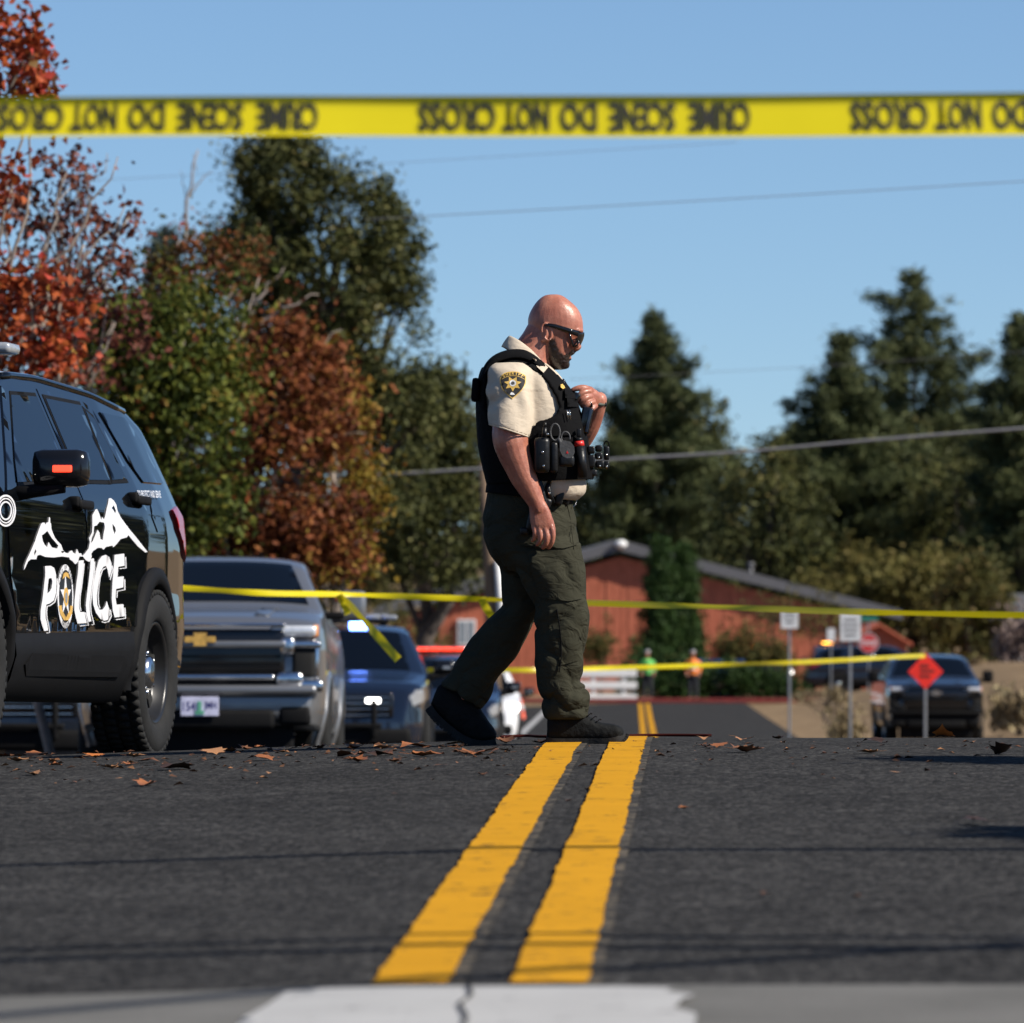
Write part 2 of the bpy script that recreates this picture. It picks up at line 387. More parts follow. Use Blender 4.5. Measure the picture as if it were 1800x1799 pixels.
L_wine = leafmat("leaf_wine", [(0, (.06, .022, .02)), (.5, (.13, .045, .03)), (.8, (.20, .07, .045)), (1, (.25, .035, .03))])
L_olive = leafmat("leaf_olive", [(0, (.022, .032, .009)), (.4, (.065, .085, .016)), (.75, (.14, .145, .025)), (.9, (.22, .14, .03)), (1, (.20, .06, .02))])
L_russet = leafmat("leaf_russet", [(0, (.05, .018, .010)), (.3, (.13, .040, .018)), (.55, (.21, .065, .025)), (.75, (.25, .10, .03)), (.88, (.24, .15, .03)), (1, (.12, .11, .025))])
L_mix = leafmat("leaf_mixed", [(0, (.03, .032, .012)), (.3, (.075, .075, .018)), (.5, (.12, .05, .02)), (.75, (.20, .065, .025)), (.9, (.24, .13, .03)), (1, (.28, .05, .03))])
L_gold = leafmat("leaf_gold", [(0, (.10, .08, .012)), (.5, (.20, .14, .02)), (1, (.26, .11, .025))])
L_juniper = leafmat("leaf_juniper", [(0, (.024, .030, .011)), (.5, (.064, .070, .022)), (.85, (.125, .125, .04)), (1, (.17, .145, .055))], trans=.12)
L_pine = leafmat("leaf_pine", [(0, (.030, .040, .018)), (.5, (.070, .084, .034)), (.85, (.125, .138, .056)), (1, (.17, .16, .07))], trans=.12)
L_bluepine = leafmat("leaf_bluepine", [(0, (.03, .05, .045)), (1, (.09, .12, .11))], trans=.1)
L_willow = leafmat("leaf_willow", [(0, (.08, .075, .022)), (.5, (.14, .125, .035)), (1, (.22, .17, .06))])
L_cedar = leafmat("leaf_cedar", [(0, (.014, .03, .009)), (.6, (.03, .06, .014)), (1, (.06, .095, .025))], trans=.1)
L_shrub = leafmat("leaf_shrub", [(0, (.05, .055, .018)), (.5, (.095, .09, .026)), (1, (.19, .13, .05))])
L_dry = leafmat("dry_stems", [(0, (.16, .12, .07)), (.5, (.27, .21, .12)), (1, (.36, .30, .17))], trans=.15)
L_bare = leafmat("bare_twigs", [(0, (.12, .085, .075)), (1, (.24, .18, .16))], trans=.0)

def rot_rand(k, rng, up=0.0):
    """random orthonormal pairs; up>0 biases the long axis upwards"""
    a = rng.normal(size=(k, 3)); a[:, 2] += up; a /= np.linalg.norm(a, axis=1)[:, None]
    b = rng.normal(size=(k, 3)); b -= (b * a).sum(1)[:, None] * a; b /= np.linalg.norm(b, axis=1)[:, None]
    return a, b

def leaf_quads(C, size, aspect, rng, axis=None, up=0.0, fold=.25):
    """kite-shaped leaves, two faces folded on the midrib"""
    k = len(C); a, b = rot_rand(k, rng, up)
    if axis is not None:
        a = axis + .45 * rng.normal(size=(k, 3)); a /= np.linalg.norm(a, axis=1)[:, None]; b = np.cross(a, rng.normal(size=(k, 3))); b /= np.linalg.norm(b, axis=1)[:, None]
    n = np.cross(a, b); s = size * rng.uniform(.65, 1.3, (k, 1)); w = s * aspect
    p0 = C - a * s * .5; p2 = C + a * s * .5; m = C - a * s * .05
    p1 = m + b * w * .5 + n * w * fold; p3 = m - b * w * .5 + n * w * fold
    V = np.stack([p0, p1, p2, p3], 1).reshape(-1, 3); i = np.arange(k) * 4
    Fc = np.concatenate([np.stack([i, i + 1, i + 2], 1), np.stack([i, i + 2, i + 3], 1)])
    return V, Fc

def limb(a, b, bend, rng, k=7):
    a = np.asarray(a, float); b = np.asarray(b, float); t = np.linspace(0, 1, k)[:, None]; L = np.linalg.norm(b - a)
    path = a + (b - a) * t; path[:, 2] += (bend * L * 4 * t * (1 - t))[:, 0] if np.isscalar(bend) else 0
    w = rng.normal(size=(k, 3)) * .03 * L; w[0] = 0; w[-1] *= .3; return path + w

def leafy_tree(name, label, group, base, blobs, leafm, leaf, nper, bark=bark_dark, trunk_r=.12, limbs=None, seed=1, aspect=.75, lean=0.0, cull=-.16, clump=.32, up=0.0, cat="tree", stray=.05, gap=0.0, fill=.55):
    """Broadleaf or juniper: trunk + limbs, crown of leaf clumps scattered through several ellipsoid blobs.
    blobs: (centre xyz relative to base, radii xyz, number of clumps)"""
    rng = np.random.default_rng(seed); root = thing(name, label, cat, tuple(base), group)
    tg = Geo(); cen = np.array([b[0] for b in blobs], float); top = cen[:, 2].max()
    main = np.array([np.average(cen[:, 0], weights=[b[2] for b in blobs]), np.average(cen[:, 1], weights=[b[2] for b in blobs]), top * .8])
    tp = limb((0, 0, -.1), main, 0, rng, 9); tg.tube(tp, np.linspace(trunk_r, trunk_r * .25, 9), 8)
    CL = []
    for c, r, k in blobs:
        d = rng.normal(size=(k, 3)); d /= np.linalg.norm(d, axis=1)[:, None]; rad = rng.uniform(fill, 1.0, (k, 1)) ** .7; so_ = seed * 3.1; lump = np.array([[1.0 + .42 * noise.noise((q[0] * 2.1 + so_, q[1] * 2.1, q[2] * 2.1)) + .22 * noise.noise((q[0] * 5 + so_, q[1] * 5, q[2] * 5))] for q in d]); rad = rad * lump
        pts = np.asarray(c) + d * rad * np.asarray(r) * rng.uniform(.85, 1.12, (k, 1)); CL.append(pts)
        gapv = np.array([noise.noise((q[0] / (clump * 4.2) + so_, q[1] / (clump * 4.2), q[2] / (clump * 4.2))) for q in pts]); keep = gapv > cull; pts = pts[keep] if keep.sum() > 3 else pts; CL[-1] = pts
        for q in range(4):
            e = pts[rng.integers(len(pts))]; s = tp[rng.integers(3, 8)]
            tg.tube(limb(s, e, .05, rng), np.linspace(trunk_r * .32, .008, 7), 5)
    for a, b, r in (limbs or []): tg.tube(limb(a, b, .04, rng, 9), np.linspace(r, r * .2, 9), 6)
    CL = np.vstack(CL); cl_r = clump * rng.uniform(.6, 1.35, (len(CL), 1))
    ctint = rng.normal(0, .16, len(CL)); idx = np.repeat(np.arange(len(CL)), nper)
    off = rng.normal(size=(len(idx), 3)) * .55; off *= cl_r[idx]
    far = rng.random(len(idx)) < stray; off[far] *= 2.0
    C = CL[idx] + off; C = C[C[:, 2] > .02] if len(C) else C
    V, Fc = leaf_quads(C, leaf, aspect, rng, up=up)
    tint = np.clip(.45 + ctint[idx[:len(C)]] + rng.normal(0, .2, len(C)), 0, 1)
    tg.part("trunk", bark, root, True); part("crown", V, Fc, leafm, root, False, tint=np.repeat(tint, 4)); return root

def conifer(name, label, group, base, H, R, leafm, seed=1, bare=.12, droop=.1, density=1.0, tuft=.30, shape=.85, trunk_r=.2, jag=.3, lean=0.0):
    """Pine or fir: whorled limbs carrying tufts of needle blades"""
    rng = np.random.default_rng(seed); root = thing(name, label, "tree", tuple(base), group); tg = Geo()
    zz = np.linspace(-.2, H, 10); tp = np.stack([lean * (zz / H) ** 2 + .04 * rng.normal(size=10), .04 * rng.normal(size=10), zz], 1)
    tg.tube(tp, np.linspace(trunk_r, .015, 10), 8); C = []; A = []
    z = H * bare
    while z < H * .985:
        t = (z / H - bare) / (1 - bare); prof = R * ((1 - t) ** shape) * (.55 + .45 * min(1, t * 5)) * rng.uniform(1 - jag, 1 + jag * .7) + .05
        k = rng.integers(4, 7); a0 = rng.uniform(0, 6.28)
        for j in range(k):
            a = a0 + j * 6.283 / k + rng.normal(0, .25); L = prof * rng.uniform(.7, 1.15); d = np.array([math.cos(a), math.sin(a), 0])
            rise = (.55 * t - droop) * L; st = np.array([lean * (z / H) ** 2, 0, z]); end = st + d * L + np.array([0, 0, rise + .1 * L])
            if j % 2 == 0: tg.tube([st, (st + end) / 2 + [0, 0, -.04 * L], end], [max(.012, trunk_r * .16 * (1 - t)), .012, .006], 4, False)
            m = max(4, int(L / .12 * density)); s = rng.uniform(.25, 1.0, m) ** .8
            pos = st + (end - st) * s[:, None]; wob = rng.normal(size=(m, 3)) * np.array([.15, .15, .055]) * (L * .5 + .15); C.append(pos + wob); A.append(np.tile(d * .8 + [0, 0, .35], (m, 1)))
        z += rng.uniform(.20, .46) * max(.55, H / 14) 
    C = np.vstack(C); A = np.vstack(A); nb = 12; idx = np.repeat(np.arange(len(C)), nb)
    Cb = C[idx] + rng.normal(size=(len(idx), 3)) * tuft * .42
    V, Fc = leaf_quads(Cb, tuft, .20, rng, axis=A[idx] * .8 + rng.normal(size=(len(idx), 3)) * .35)
    tint = np.clip(.42 + rng.normal(0, .15, len(C))[idx] + rng.normal(0, .14, len(idx)), 0, 1)
    tg.part("trunk", bark_dark, root, True); part("crown", V, Fc, leafm, root, False, tint=np.repeat(tint, 4)); return root

# placing trees; a dark unseen row is added later for the police car's reflection
def gbase(px, Y):
    X = (px - CX) / F * Y; return np.array([X, Y, float(ground_z(X, Y)) - .05])
def blob(px, py, rx, ry, Y, base, k, rd=None, dy=0.0):
    """an ellipsoid of crown seen at a photo pixel, at distance Y"""
    c = P(px, py, Y) - np.asarray(base); c[1] += dy; s = Y / F; return (c, (rx * s, (rd if rd else min(rx, ry) * s), ry * s), k)

TG = "trees along the street"; CG = "tall conifers behind the red building"
# near red maple at the left edge, sparse upright shoots
Y = 50; b = gbase(-170, Y)
sh = [((-30, 620), (30, 60)), ((0, 640), (75, 140)), ((20, 640), (120, 330)), ((30, 650), (205, 270)), ((40, 640), (225, 360)), ((-40, 640), (-30, 120)), ((60, 660), (150, 430)), ((0, 640), (20, 300))]
lb = [(P(*s, Y) - b, P(*e, Y) - b, .022) for s, e in sh]
leafy_tree("maple_tree", "bright red autumn maple at the left edge, above the police vehicle roof", TG, b,
           [blob(20, 110, 75, 95, Y, b, 40), blob(-40, 230, 60, 90, Y, b, 16), blob(0, 290, 40, 60, Y, b, 8), blob(30, 570, 130, 95, Y, b, 60), blob(-60, 420, 110, 110, Y, b, 14), blob(-70, 700, 180, 130, Y, b, 60)],
           L_red, .085, 19, bark_pale, .07, lb, 11, .8, clump=.15, stray=.12, cull=-.3)
Y = 56; b = gbase(60, Y)
lb = [(P(90, 640, Y) - b, P(115, 330, Y) - b, .022), (P(110, 560, Y) - b, P(190, 270, Y) - b, .018), (P(120, 560, Y) - b, P(228, 380, Y) - b, .016), (P(60, 640, Y) - b, P(40, 330, Y) - b, .018)]
leafy_tree("maple_tree", "wine red half bare maple with open twigs beside the bright red one", TG, b,
           [blob(120, 440, 95, 110, Y, b, 44), blob(165, 320, 45, 50, Y, b, 14), blob(205, 390, 30, 55, Y, b, 12), blob(40, 400, 45, 100, Y, b, 24), blob(150, 590, 120, 90, Y, b, 60), blob(100, 300, 30, 30, Y, b, 5), blob(60, 520, 80, 60, Y, b, 24)],
           L_wine, .08, 14, bark_pale, .05, lb, 12, .7, clump=.13, stray=.2, cull=-.3)
Y = 72; b = gbase(210, Y)
leafy_tree("maple_tree", "olive green maple turning rust at its top, behind the police vehicle", TG, b,
           [blob(280, 620, 150, 150, Y, b, 150), blob(330, 760, 130, 150, Y, b, 150), blob(200, 700, 140, 170, Y, b, 120), blob(150, 850, 140, 140, Y, b, 90), blob(280, 900, 110, 90, Y, b, 70), blob(370, 680, 50, 70, Y, b, 26)],
           L_olive, .105, 44, bark_pale, .14, None, 13, .55, clump=.26, up=-.6, cull=-.34)
Y = 73; b = gbase(180, Y)
leafy_tree("maple_tree", "rust topped maple crown above the olive green maple", TG, b,
           [blob(250, 510, 140, 55, Y, b, 50), blob(330, 455, 90, 50, Y, b, 30), blob(150, 560, 110, 60, Y, b, 36), blob(420, 470, 50, 60, Y, b, 14)], L_mix, .09, 30, bark_pale, .1, None, 14, .6, clump=.22, cull=-.34)
Y = 78; b = gbase(330, Y)
lb = [(P(320, 925, Y) - b, P(500, 700, Y) - b, .05), (P(400, 830, Y) - b, P(640, 760, Y) - b, .03), (P(330, 915, Y) - b, P(600, 870, Y) - b, .03), (P(430, 560, Y) - b, P(500, 470, Y) - b, .028), (P(410, 600, Y) - b, P(560, 520, Y) - b, .035), (P(480, 700, Y) - b, P(600, 580, Y) - b, .03)]
leafy_tree("maple_tree", "russet maple with pale grey limbs above the silver pickup", TG, b,
           [blob(490, 860, 150, 110, Y, b, 190), blob(510, 720, 120, 120, Y, b, 150), blob(430, 930, 120, 70, Y, b, 90), blob(470, 620, 80, 70, Y, b, 50), blob(560, 960, 80, 50, Y, b, 40)],
           L_russet, .105, 40, bark_pale, .13, lb, 15, .6, clump=.26, cull=-.34)
Y = 80; b = gbase(600, Y)
leafy_tree("maple_tree", "golden leafed young maple on the right flank of the russet maple", TG, b,
           [blob(600, 870, 65, 120, Y, b, 70), blob(590, 700, 60, 90, Y, b, 34), blob(560, 960, 90, 60, Y, b, 50)], L_gold, .10, 30, bark_pale, .08, None, 16, .6, clump=.22, cull=-.3)
# dark junipers
Y = 112; b = gbase(520, Y)
lb = [(P(480, 560, Y) - b, P(430, 400, Y) - b, .05), (P(520, 560, Y) - b, P(620, 380, Y) - b, .06)]
leafy_tree("juniper_tree", "tallest dark green juniper rising behind the maples, touching the near tape", TG, b,
           [blob(500, 330, 75, 85, Y, b, 110), blob(590, 370, 100, 70, Y, b, 110), blob(440, 460, 80, 90, Y, b, 110), blob(590, 500, 140, 110, Y, b, 220), blob(680, 430, 65, 70, Y, b, 60), blob(640, 640, 90, 110, Y, b, 120), blob(520, 640, 140, 120, Y, b, 160), blob(700, 500, 30, 40, Y, b, 18), blob(660, 780, 110, 120, Y, b, 120), blob(690, 570, 60, 60, Y, b, 60), blob(680, 650, 65, 70, Y, b, 70), blob(725, 690, 45, 50, Y, b, 30), blob(440, 270, 40, 35, Y, b, 18), blob(520, 265, 50, 30, Y, b, 24)],
           L_juniper, .12, 52, bark_dark, .3, lb, 21, .5, clump=.27, stray=.015, cull=-.22)
Y = 135; b = gbase(760, Y)
leafy_tree("juniper_tree", "rounded grey green juniper left of the walking officer's vest", TG, b,
           [blob(760, 700, 60, 60, Y, b, 60), blob(730, 790, 100, 100, Y, b, 130), blob(800, 800, 60, 130, Y, b, 90), blob(770, 920, 130, 120, Y, b, 200), blob(690, 900, 90, 120, Y, b, 110)],
           L_juniper, .15, 44, bark_dark, .28, None, 22, .5, clump=.34, cull=-.28, stray=.015)
Y = 125; b = gbase(290, Y)
conifer("pine_tree", "blue green pine top poking up between the maples", TG, b, (935 - 395) / F * Y + HC - b[2], 1.6, L_bluepine, 23, trunk_r=.15, tuft=.26)
# bare pale snag standing up out of the maples
Y = 90; b = gbase(300, Y); root = thing("bare_tree", "pale leafless branch standing up out of the maple tops", "tree", tuple(b), TG)
g = Geo(); rg = np.random.default_rng(5)
for s, e, r in (((300, 900), (318, 420), .06), ((318, 440), (350, 265), .035), ((333, 340), (372, 300), .015), ((330, 360), (318, 300), .012), ((345, 300), (340, 270), .012)):
    g.tube(limb(P(*s, Y) - b, P(*e, Y) - b, 0, rg), np.linspace(r, r * .35, 7), 6)
g.part("trunk", bark_pale, root, True)

# conifers behind the building
def cone_at(px, top, Y, halfw, m, label, seed, **k):
    b = gbase(px, Y); H = HC - (top - HY) / F * Y - b[2]
    return conifer("pine_tree", label, CG, b, H, halfw / F * Y, m, seed, trunk_r=.3, tuft=.46, **k)
cone_at(1150, 545, 285, 200, L_pine, "broad pine just right of the officer, behind the red building's ridge", 31, shape=.86, density=1.15, jag=.45)
cone_at(1605, 470, 300, 260, L_pine, "tallest pine on the right with sky gaps between its tiers", 32, shape=.84, density=.85, jag=.6)
cone_at(1478, 590, 288, 195, L_pine, "dense dark pine on the left shoulder of the tallest right pine", 33, shape=.84, density=1.2, jag=.45)
cone_at(1790, 550, 280, 165, L_pine, "narrow pointed pine at the right edge of the picture", 34, shape=.95, density=1.0, jag=.55)
cone_at(1700, 720, 310, 180, L_pine, "lower pine filling the gap between the two right hand pines", 35, shape=.6, density=1.1)
cone_at(1405, 760, 310, 110, L_pine, "small pine at the foot of the dense dark pine", 36, shape=.55, density=1.8)
def jun(px, py, rx, ry, Y, label, seed, k, m=L_juniper, leaf=.3, nper=34, name="juniper_tree", group=CG, clump=.62):
    b = gbase(px, Y); k2 = k // 4
    return leafy_tree(name, label, group, b, [blob(px, py, rx, ry, Y, b, k), blob(px - rx * .45, py + ry * .3, rx * .6, ry * .75, Y, b, k2), blob(px + rx * .5, py + ry * .35, rx * .6, ry * .7, Y, b, k2), blob(px + rx * .1, py - ry * .75, rx * .45, ry * .4, Y, b, k2)],
                      m, leaf, nper, bark_dark, .25, None, seed, .5, clump=clump, stray=.015)
jun(1345, 930, 100, 135, 275, "round topped juniper behind the long slope of the red roof", 41, 150)
jun(1085, 900, 80, 130, 292, "olive juniper directly above the red building's ridge", 42, 90)
jun(1230, 860, 80, 130, 296, "dark juniper under the shoulder of the broad pine", 43, 90)
jun(1540, 900, 130, 120, 290, "wide juniper below the tallest right pine", 44, 150)
jun(1690, 930, 130, 120, 285, "wide juniper below the right edge pines", 45, 150)
jun(940, 900, 140, 130, 300, "olive tree behind the officer's back and legs", 46, 120, L_shrub)
jun(640, 960, 130, 110, 260, "olive tree behind the silver pickup and the maples", 47, 120, L_shrub)
jun(1600, 1065, 150, 90, 270, "wide yellow olive willow on the right above the dark pickup", 48, 190, L_willow, .26, 40, "willow_tree", clump=.5)
jun(1490, 1030, 80, 60, 272, "pale willow against the lower end of the red roof", 49, 70, L_willow, .24, 36, "willow_tree", clump=.45)
jun(1705, 1080, 80, 90, 262, "green willow at the right, next to the dry grass bank", 50, 90, L_shrub, .26, 40, "willow_tree", clump=.5)
for i, (X_, Y_, h_) in enumerate(((13, 58, 7), (18, 72, 9), (15, 86, 8), (25, 62, 9), (26, 90, 10), (34, 78, 10), (20, 106, 9), (40, 104, 11), (11.5, 46, 5))):  # unseen trees added right of the frame to darken the police car's reflection
    b = np.array([X_, Y_, float(ground_z(X_, Y_)) - .05]); leafy_tree("reflection_tree", "dark street tree right of the frame, %s of the row mirrored in the police car" % ("first", "second", "third", "fourth", "fifth", "sixth", "seventh", "eighth", "ninth")[i], "street trees right of the frame", b, [((0, 0, h_ * .55), (h_ * .28, h_ * .28, h_ * .36), 90), ((0, 0, h_ * .22), (h_ * .24, h_ * .24, h_ * .2), 40)], L_juniper, .4, 20, bark_dark, .2, None, 400 + i, .6, clump=.6, stray=.0, fill=.3)
# farther wall of trees closing the view below the skyline
rg = np.random.default_rng(77)
for i, (px, top) in enumerate(((-60, 760), (80, 780), (220, 800), (360, 820), (520, 850), (680, 860), (860, 850), (1000, 860), (1130, 850), (1270, 840), (1390, 830), (1500, 800), (1640, 820), (1760, 800), (1880, 780))):
    Y = 350 + 12 * (i % 3); ry = (1120 - top) / 2
    jun(px, top + ry, 105, ry, Y, ["far dark tree in the wall of woods, number %s from the left" % w for w in ("one", "two", "three", "four", "five", "six", "seven", "eight", "nine", "ten", "eleven", "twelve", "thirteen", "fourteen", "fifteen")][i], 60 + i, 60, L_pine, .5, 26, "distant_tree", "far wall of trees", 1.0)
# columnar cedars and shrubs against the red building
SG = "shrubs in front of the red building"
def bush(name, label, px, py, rx, ry, Y, m, seed, k=60, leaf=.16, nper=34, clump=.3, up=0.0, group=SG, cat="shrub"):
    b = gbase(px, Y); s = Y / F
    return leafy_tree(name, label, group, b, [blob(px, py, rx, ry, Y, b, k), blob(px - rx * .4, py + ry * .35, rx * .6, ry * .6, Y, b, k // 2), blob(px + rx * .45, py + ry * .35, rx * .55, ry * .6, Y, b, k // 2)], m, leaf, nper, bark_dark, .06, None, seed, .5, clump=clump, up=up, cat=cat, fill=.2)
def cedar(label, px, top, bot, half, Y, seed):
    b = gbase(px, Y); n_ = 7; bl = []
    for i in range(n_):
        t = i / (n_ - 1); py = top + 18 + (bot - top) * t; r = half * min(1, .28 + .95 * t) ; bl.append(blob(px + 2 * math.sin(i * 2), py, r, (bot - top) / n_ * .9, Y, b, 60, rd=r * Y / F))
    return leafy_tree("cedar_shrub", label, SG, b, bl, L_cedar, .18, 44, bark_dark, .08, None, seed, .4, clump=.26, cull=-.6, stray=.01, up=1.2, cat="shrub", fill=.3)
cedar("left of two dark columnar cedars against the red wall", 1160, 958, 1170, 42, 222.5 + 14, 81)
cedar("right of two dark columnar cedars against the red wall", 1203, 968, 1170, 40, 222.5 + 15, 82)
bush("olive_shrub", "olive shrub low against the red wall, right of the officer's knee", 1055, 1128, 40, 42, 234, L_shrub, 83, 40, nper=26)
bush("hedge_shrub", "dark shrub under the columnar cedars", 1165, 1165, 75, 40, 233, L_cedar, 84, 60)
bush("olive_shrub", "thin yellowish shrub in front of the red wall under the roof slope", 1350, 1075, 75, 50, 238, L_shrub, 85, 22, nper=18)
bush("olive_shrub", "long low green shrub below the red wall, left of the white signs", 1300, 1145, 110, 34, 232, L_shrub, 86, 80)
bush("olive_shrub", "shrub in front of the red wall behind the two white signs", 1450, 1080, 70, 50, 238, L_willow, 87, 24, nper=20)
bush("olive_shrub", "mottled shrub in front of the left wing of the red building", 700, 1095, 70, 50, 228, L_shrub, 88, 26, nper=22)
bush("olive_shrub", "green shrub under the officer's rear thigh against the red wall", 750, 1125, 50, 32, 226, L_shrub, 89, 20, nper=22)
bush("dark_hedge", "dark low hedge along the far red kerb", 1260, 1195, 170, 34, 231, L_cedar, 90, 110, leaf=.18)
bush("bare_shrub", "pinkish bare twiggy shrub at the right edge", 1800, 1120, 60, 60, 200, L_bare, 91, 44, .2, 26, up=1.5)
DG = "dry brush on the right bank"
bush("sagebrush", "pale yellow clump of rabbitbrush left of the dark pickup", 1482, 1272, 44, 42, 118, L_dry, 92, 26, .09, 40, .11, 1.6, DG)
bush("sagebrush", "tall dry grass clump right of the dark pickup", 1790, 1240, 50, 40, 138, L_dry, 93, 40, .16, 30, .16, 2.4, DG)
bush("sagebrush", "low brown brush along the top of the bank", 1450, 1222, 60, 12, 176, L_dry, 95, 24, .10, 18, .12, 1.4, DG)
# ------------------------------------------------------------------ red board building with a wide low gable
red_board = mat("red_board_siding", (.40, .125, .075), .85, spec=.05, var=.22, vscale=5, stretch=(3, 3, .5), bump=.2, bscale=20)
roof_m = mat("grey_shingle_roof", (.075, .077, .085), .85, var=.2, vscale=8, bump=.3, bscale=20)
fascia_m = mat("grey_fascia", (.10, .10, .11), .7, var=.12)
white_m = mat("white_paint", (.72, .72, .71), .6, var=.06)
galv = mat("galvanised_steel", (.36, .37, .38), .45, .7, var=.12)
wood_pole = mat("weathered_pole_wood", (.17, .115, .075), .9, var=.25, vscale=5, stretch=(6, 6, .5), bump=.4, bscale=14)
YB = 250.0; SB = YB / F; bx = (1090 - CX) * SB
def bz(py): return HC - (py - HY) * SB
base_z = bz(1222) - .4; ridge = (bx, bz(951)); le = ((655 - CX) * SB, bz(1072)); re_ = ((1585 - CX) * SB, bz(1074))
bld = thing("building", "long red board building with a wide grey gable roof behind the bushes", "building", (bx, YB, base_z))
L_ = np.array([bx, YB, base_z]); depth = 16.0
def bl(x, y, z): return np.array([x, y, z]) - L_
wl_, wr_ = (690 - CX) * SB, (1545 - CX) * SB
def roof_under(x): return ridge[1] - .62 - (ridge[1] - le[1]) * (ridge[0] - x) / (ridge[0] - le[0]) if x < ridge[0] else ridge[1] - .62 - (ridge[1] - re_[1]) * (x - ridge[0]) / (re_[0] - ridge[0])
# wall core, then separate boards in front of it
xs_ = [wl_, bx, wr_]; front = [bl(wl_, YB, base_z), bl(wr_, YB, base_z), bl(wr_, YB, roof_under(wr_)), bl(bx, YB, roof_under(bx)), bl(wl_, YB, roof_under(wl_))]
V = np.vstack([front, np.array(front) + [0, depth, 0]]); Fc = [(0, 1, 2, 3, 4), (9, 8, 7, 6, 5)] + [(i, 5 + i, 5 + (i + 1) % 5, (i + 1) % 5) for i in range(5)]
part("wall", V, [f[::-1] for f in Fc], red_board, bld, False)
rgb_ = np.random.default_rng(3); x = wl_ + .02
while x < wr_ - .25:
    w = .29; x2 = min(x + w, wr_); zt0, zt1 = roof_under(x), roof_under(x2); d = rgb_.uniform(.02, .05); a = [(x + .012, zt0 - .02), (x2 - .012, zt1 - .02), (x2 - .012, base_z), (x + .012, base_z)]
    V = np.array([bl(p[0], YB - d, p[1]) for p in a] + [bl(p[0], YB, p[1]) for p in a]); part("board", V, [(0, 1, 2, 3), (4, 5, 1, 0), (1, 5, 6, 2), (4, 0, 3, 7)], red_board, bld, False); x = x2
for e, nm in ((le, "roof_slope"), (re_, "roof_slope")):
    y0, y1 = YB - .42, YB + depth + 1; th = .55; a = np.array([ridge[0], ridge[1]]); b_ = np.array(e); V = []
    for yy in (y0, y1): V += [bl(a[0], yy, a[1]), bl(b_[0], yy, b_[1]), bl(b_[0], yy, b_[1] - th * .62), bl(a[0], yy, a[1] - th * .75)]
    rf = part(nm, V, [(0, 1, 2, 3), (7, 6, 5, 4), (0, 4, 5, 1), (1, 5, 6, 2), (3, 2, 6, 7)], roof_m, bld, False)
    V = []
    for yy in (y0 - .06, y0 - .005): V += [bl(a[0], yy, a[1] + .03), bl(b_[0], yy, b_[1] + .03), bl(b_[0], yy, b_[1] - .36), bl(a[0], yy, a[1] - .40)]
    part("fascia", V, [(0, 1, 2, 3)[::-1], (7, 6, 5, 4)[::-1], (0, 4, 5, 1), (1, 5, 6, 2), (3, 2, 6, 7)], fascia_m, rf, False)
g = Geo(); g.ell(bl((1091 - CX) * SB, YB - .6, bz(957)), (.24, .18, .17)); g.part("ridge_lamp", white_m, bld, True)
for px_, py_, h_ in ((1321, 1008, .42), (735, 1047, .3)):
    g = Geo(); p = bl((px_ - CX) * SB, YB + 1, bz(py_)); g.cyl(p + [0, 0, -.4], p + [0, 0, h_ - .15], .09, .09, 12); g.cyl(p + [0, 0, h_ - .15], p + [0, 0, h_], .15, .13, 12); g.part("roof_vent", fascia_m, bld, True)
g = Geo(); p = bl((820 - CX) * SB, YB - .12, bz(1112)); g.box(p, (.72, .10, 1.02), .02); wf = g.part("window", white_m, bld)
for dx in (-.165, .165):
    g = Geo(); g.box(p + [dx, -.04, 0], (.29, .03, .88), .01); g.part("pane", mat("pale_pane", (.22, .25, .28), .2), wf)
# small red-roofed outbuilding right of the stop sign
YS = 236.0; SS = YS / F; p0 = P(1560, 1200, YS); hut = thing("shed", "small orange red shed right of the stop sign", "shed", tuple(p0))
def hp(px, py, y=0): return P(px, py, YS) - p0 + [0, y, 0]
shed_m = mat("shed_boards", (.42, .10, .05), .8, var=.15, vscale=4)
pr = [hp(1490, 1160), hp(1594, 1160), hp(1594, 1128), hp(1545, 1098), hp(1490, 1122)]; V = np.vstack([pr, np.array(pr) + [0, 4, 0]])
V[[0, 1, 5, 6], 2] -= 1.4
part("wall", V, [(4, 3, 2, 1, 0), (5, 6, 7, 8, 9)] + [(i, (i + 1) % 5, 5 + (i + 1) % 5, 5 + i) for i in range(5)], shed_m, hut, False)
for a, b_ in (((1483, 1125), (1545, 1095)), ((1545, 1095), (1604, 1131))):
    V = [hp(*a, -.3), hp(*b_, -.3), hp(b_[0], b_[1] + 5, -.3), hp(a[0], a[1] + 5, -.3), hp(*a, 4.3), hp(*b_, 4.3), hp(b_[0], b_[1] + 5, 4.3), hp(a[0], a[1] + 5, 4.3)]
    part("roof_slope", V, [(3, 2, 1, 0), (4, 5, 6, 7), (0, 1, 5, 4), (7, 6, 2, 3), (0, 4, 7, 3), (1, 2, 6, 5)], shed_m, hut, False)
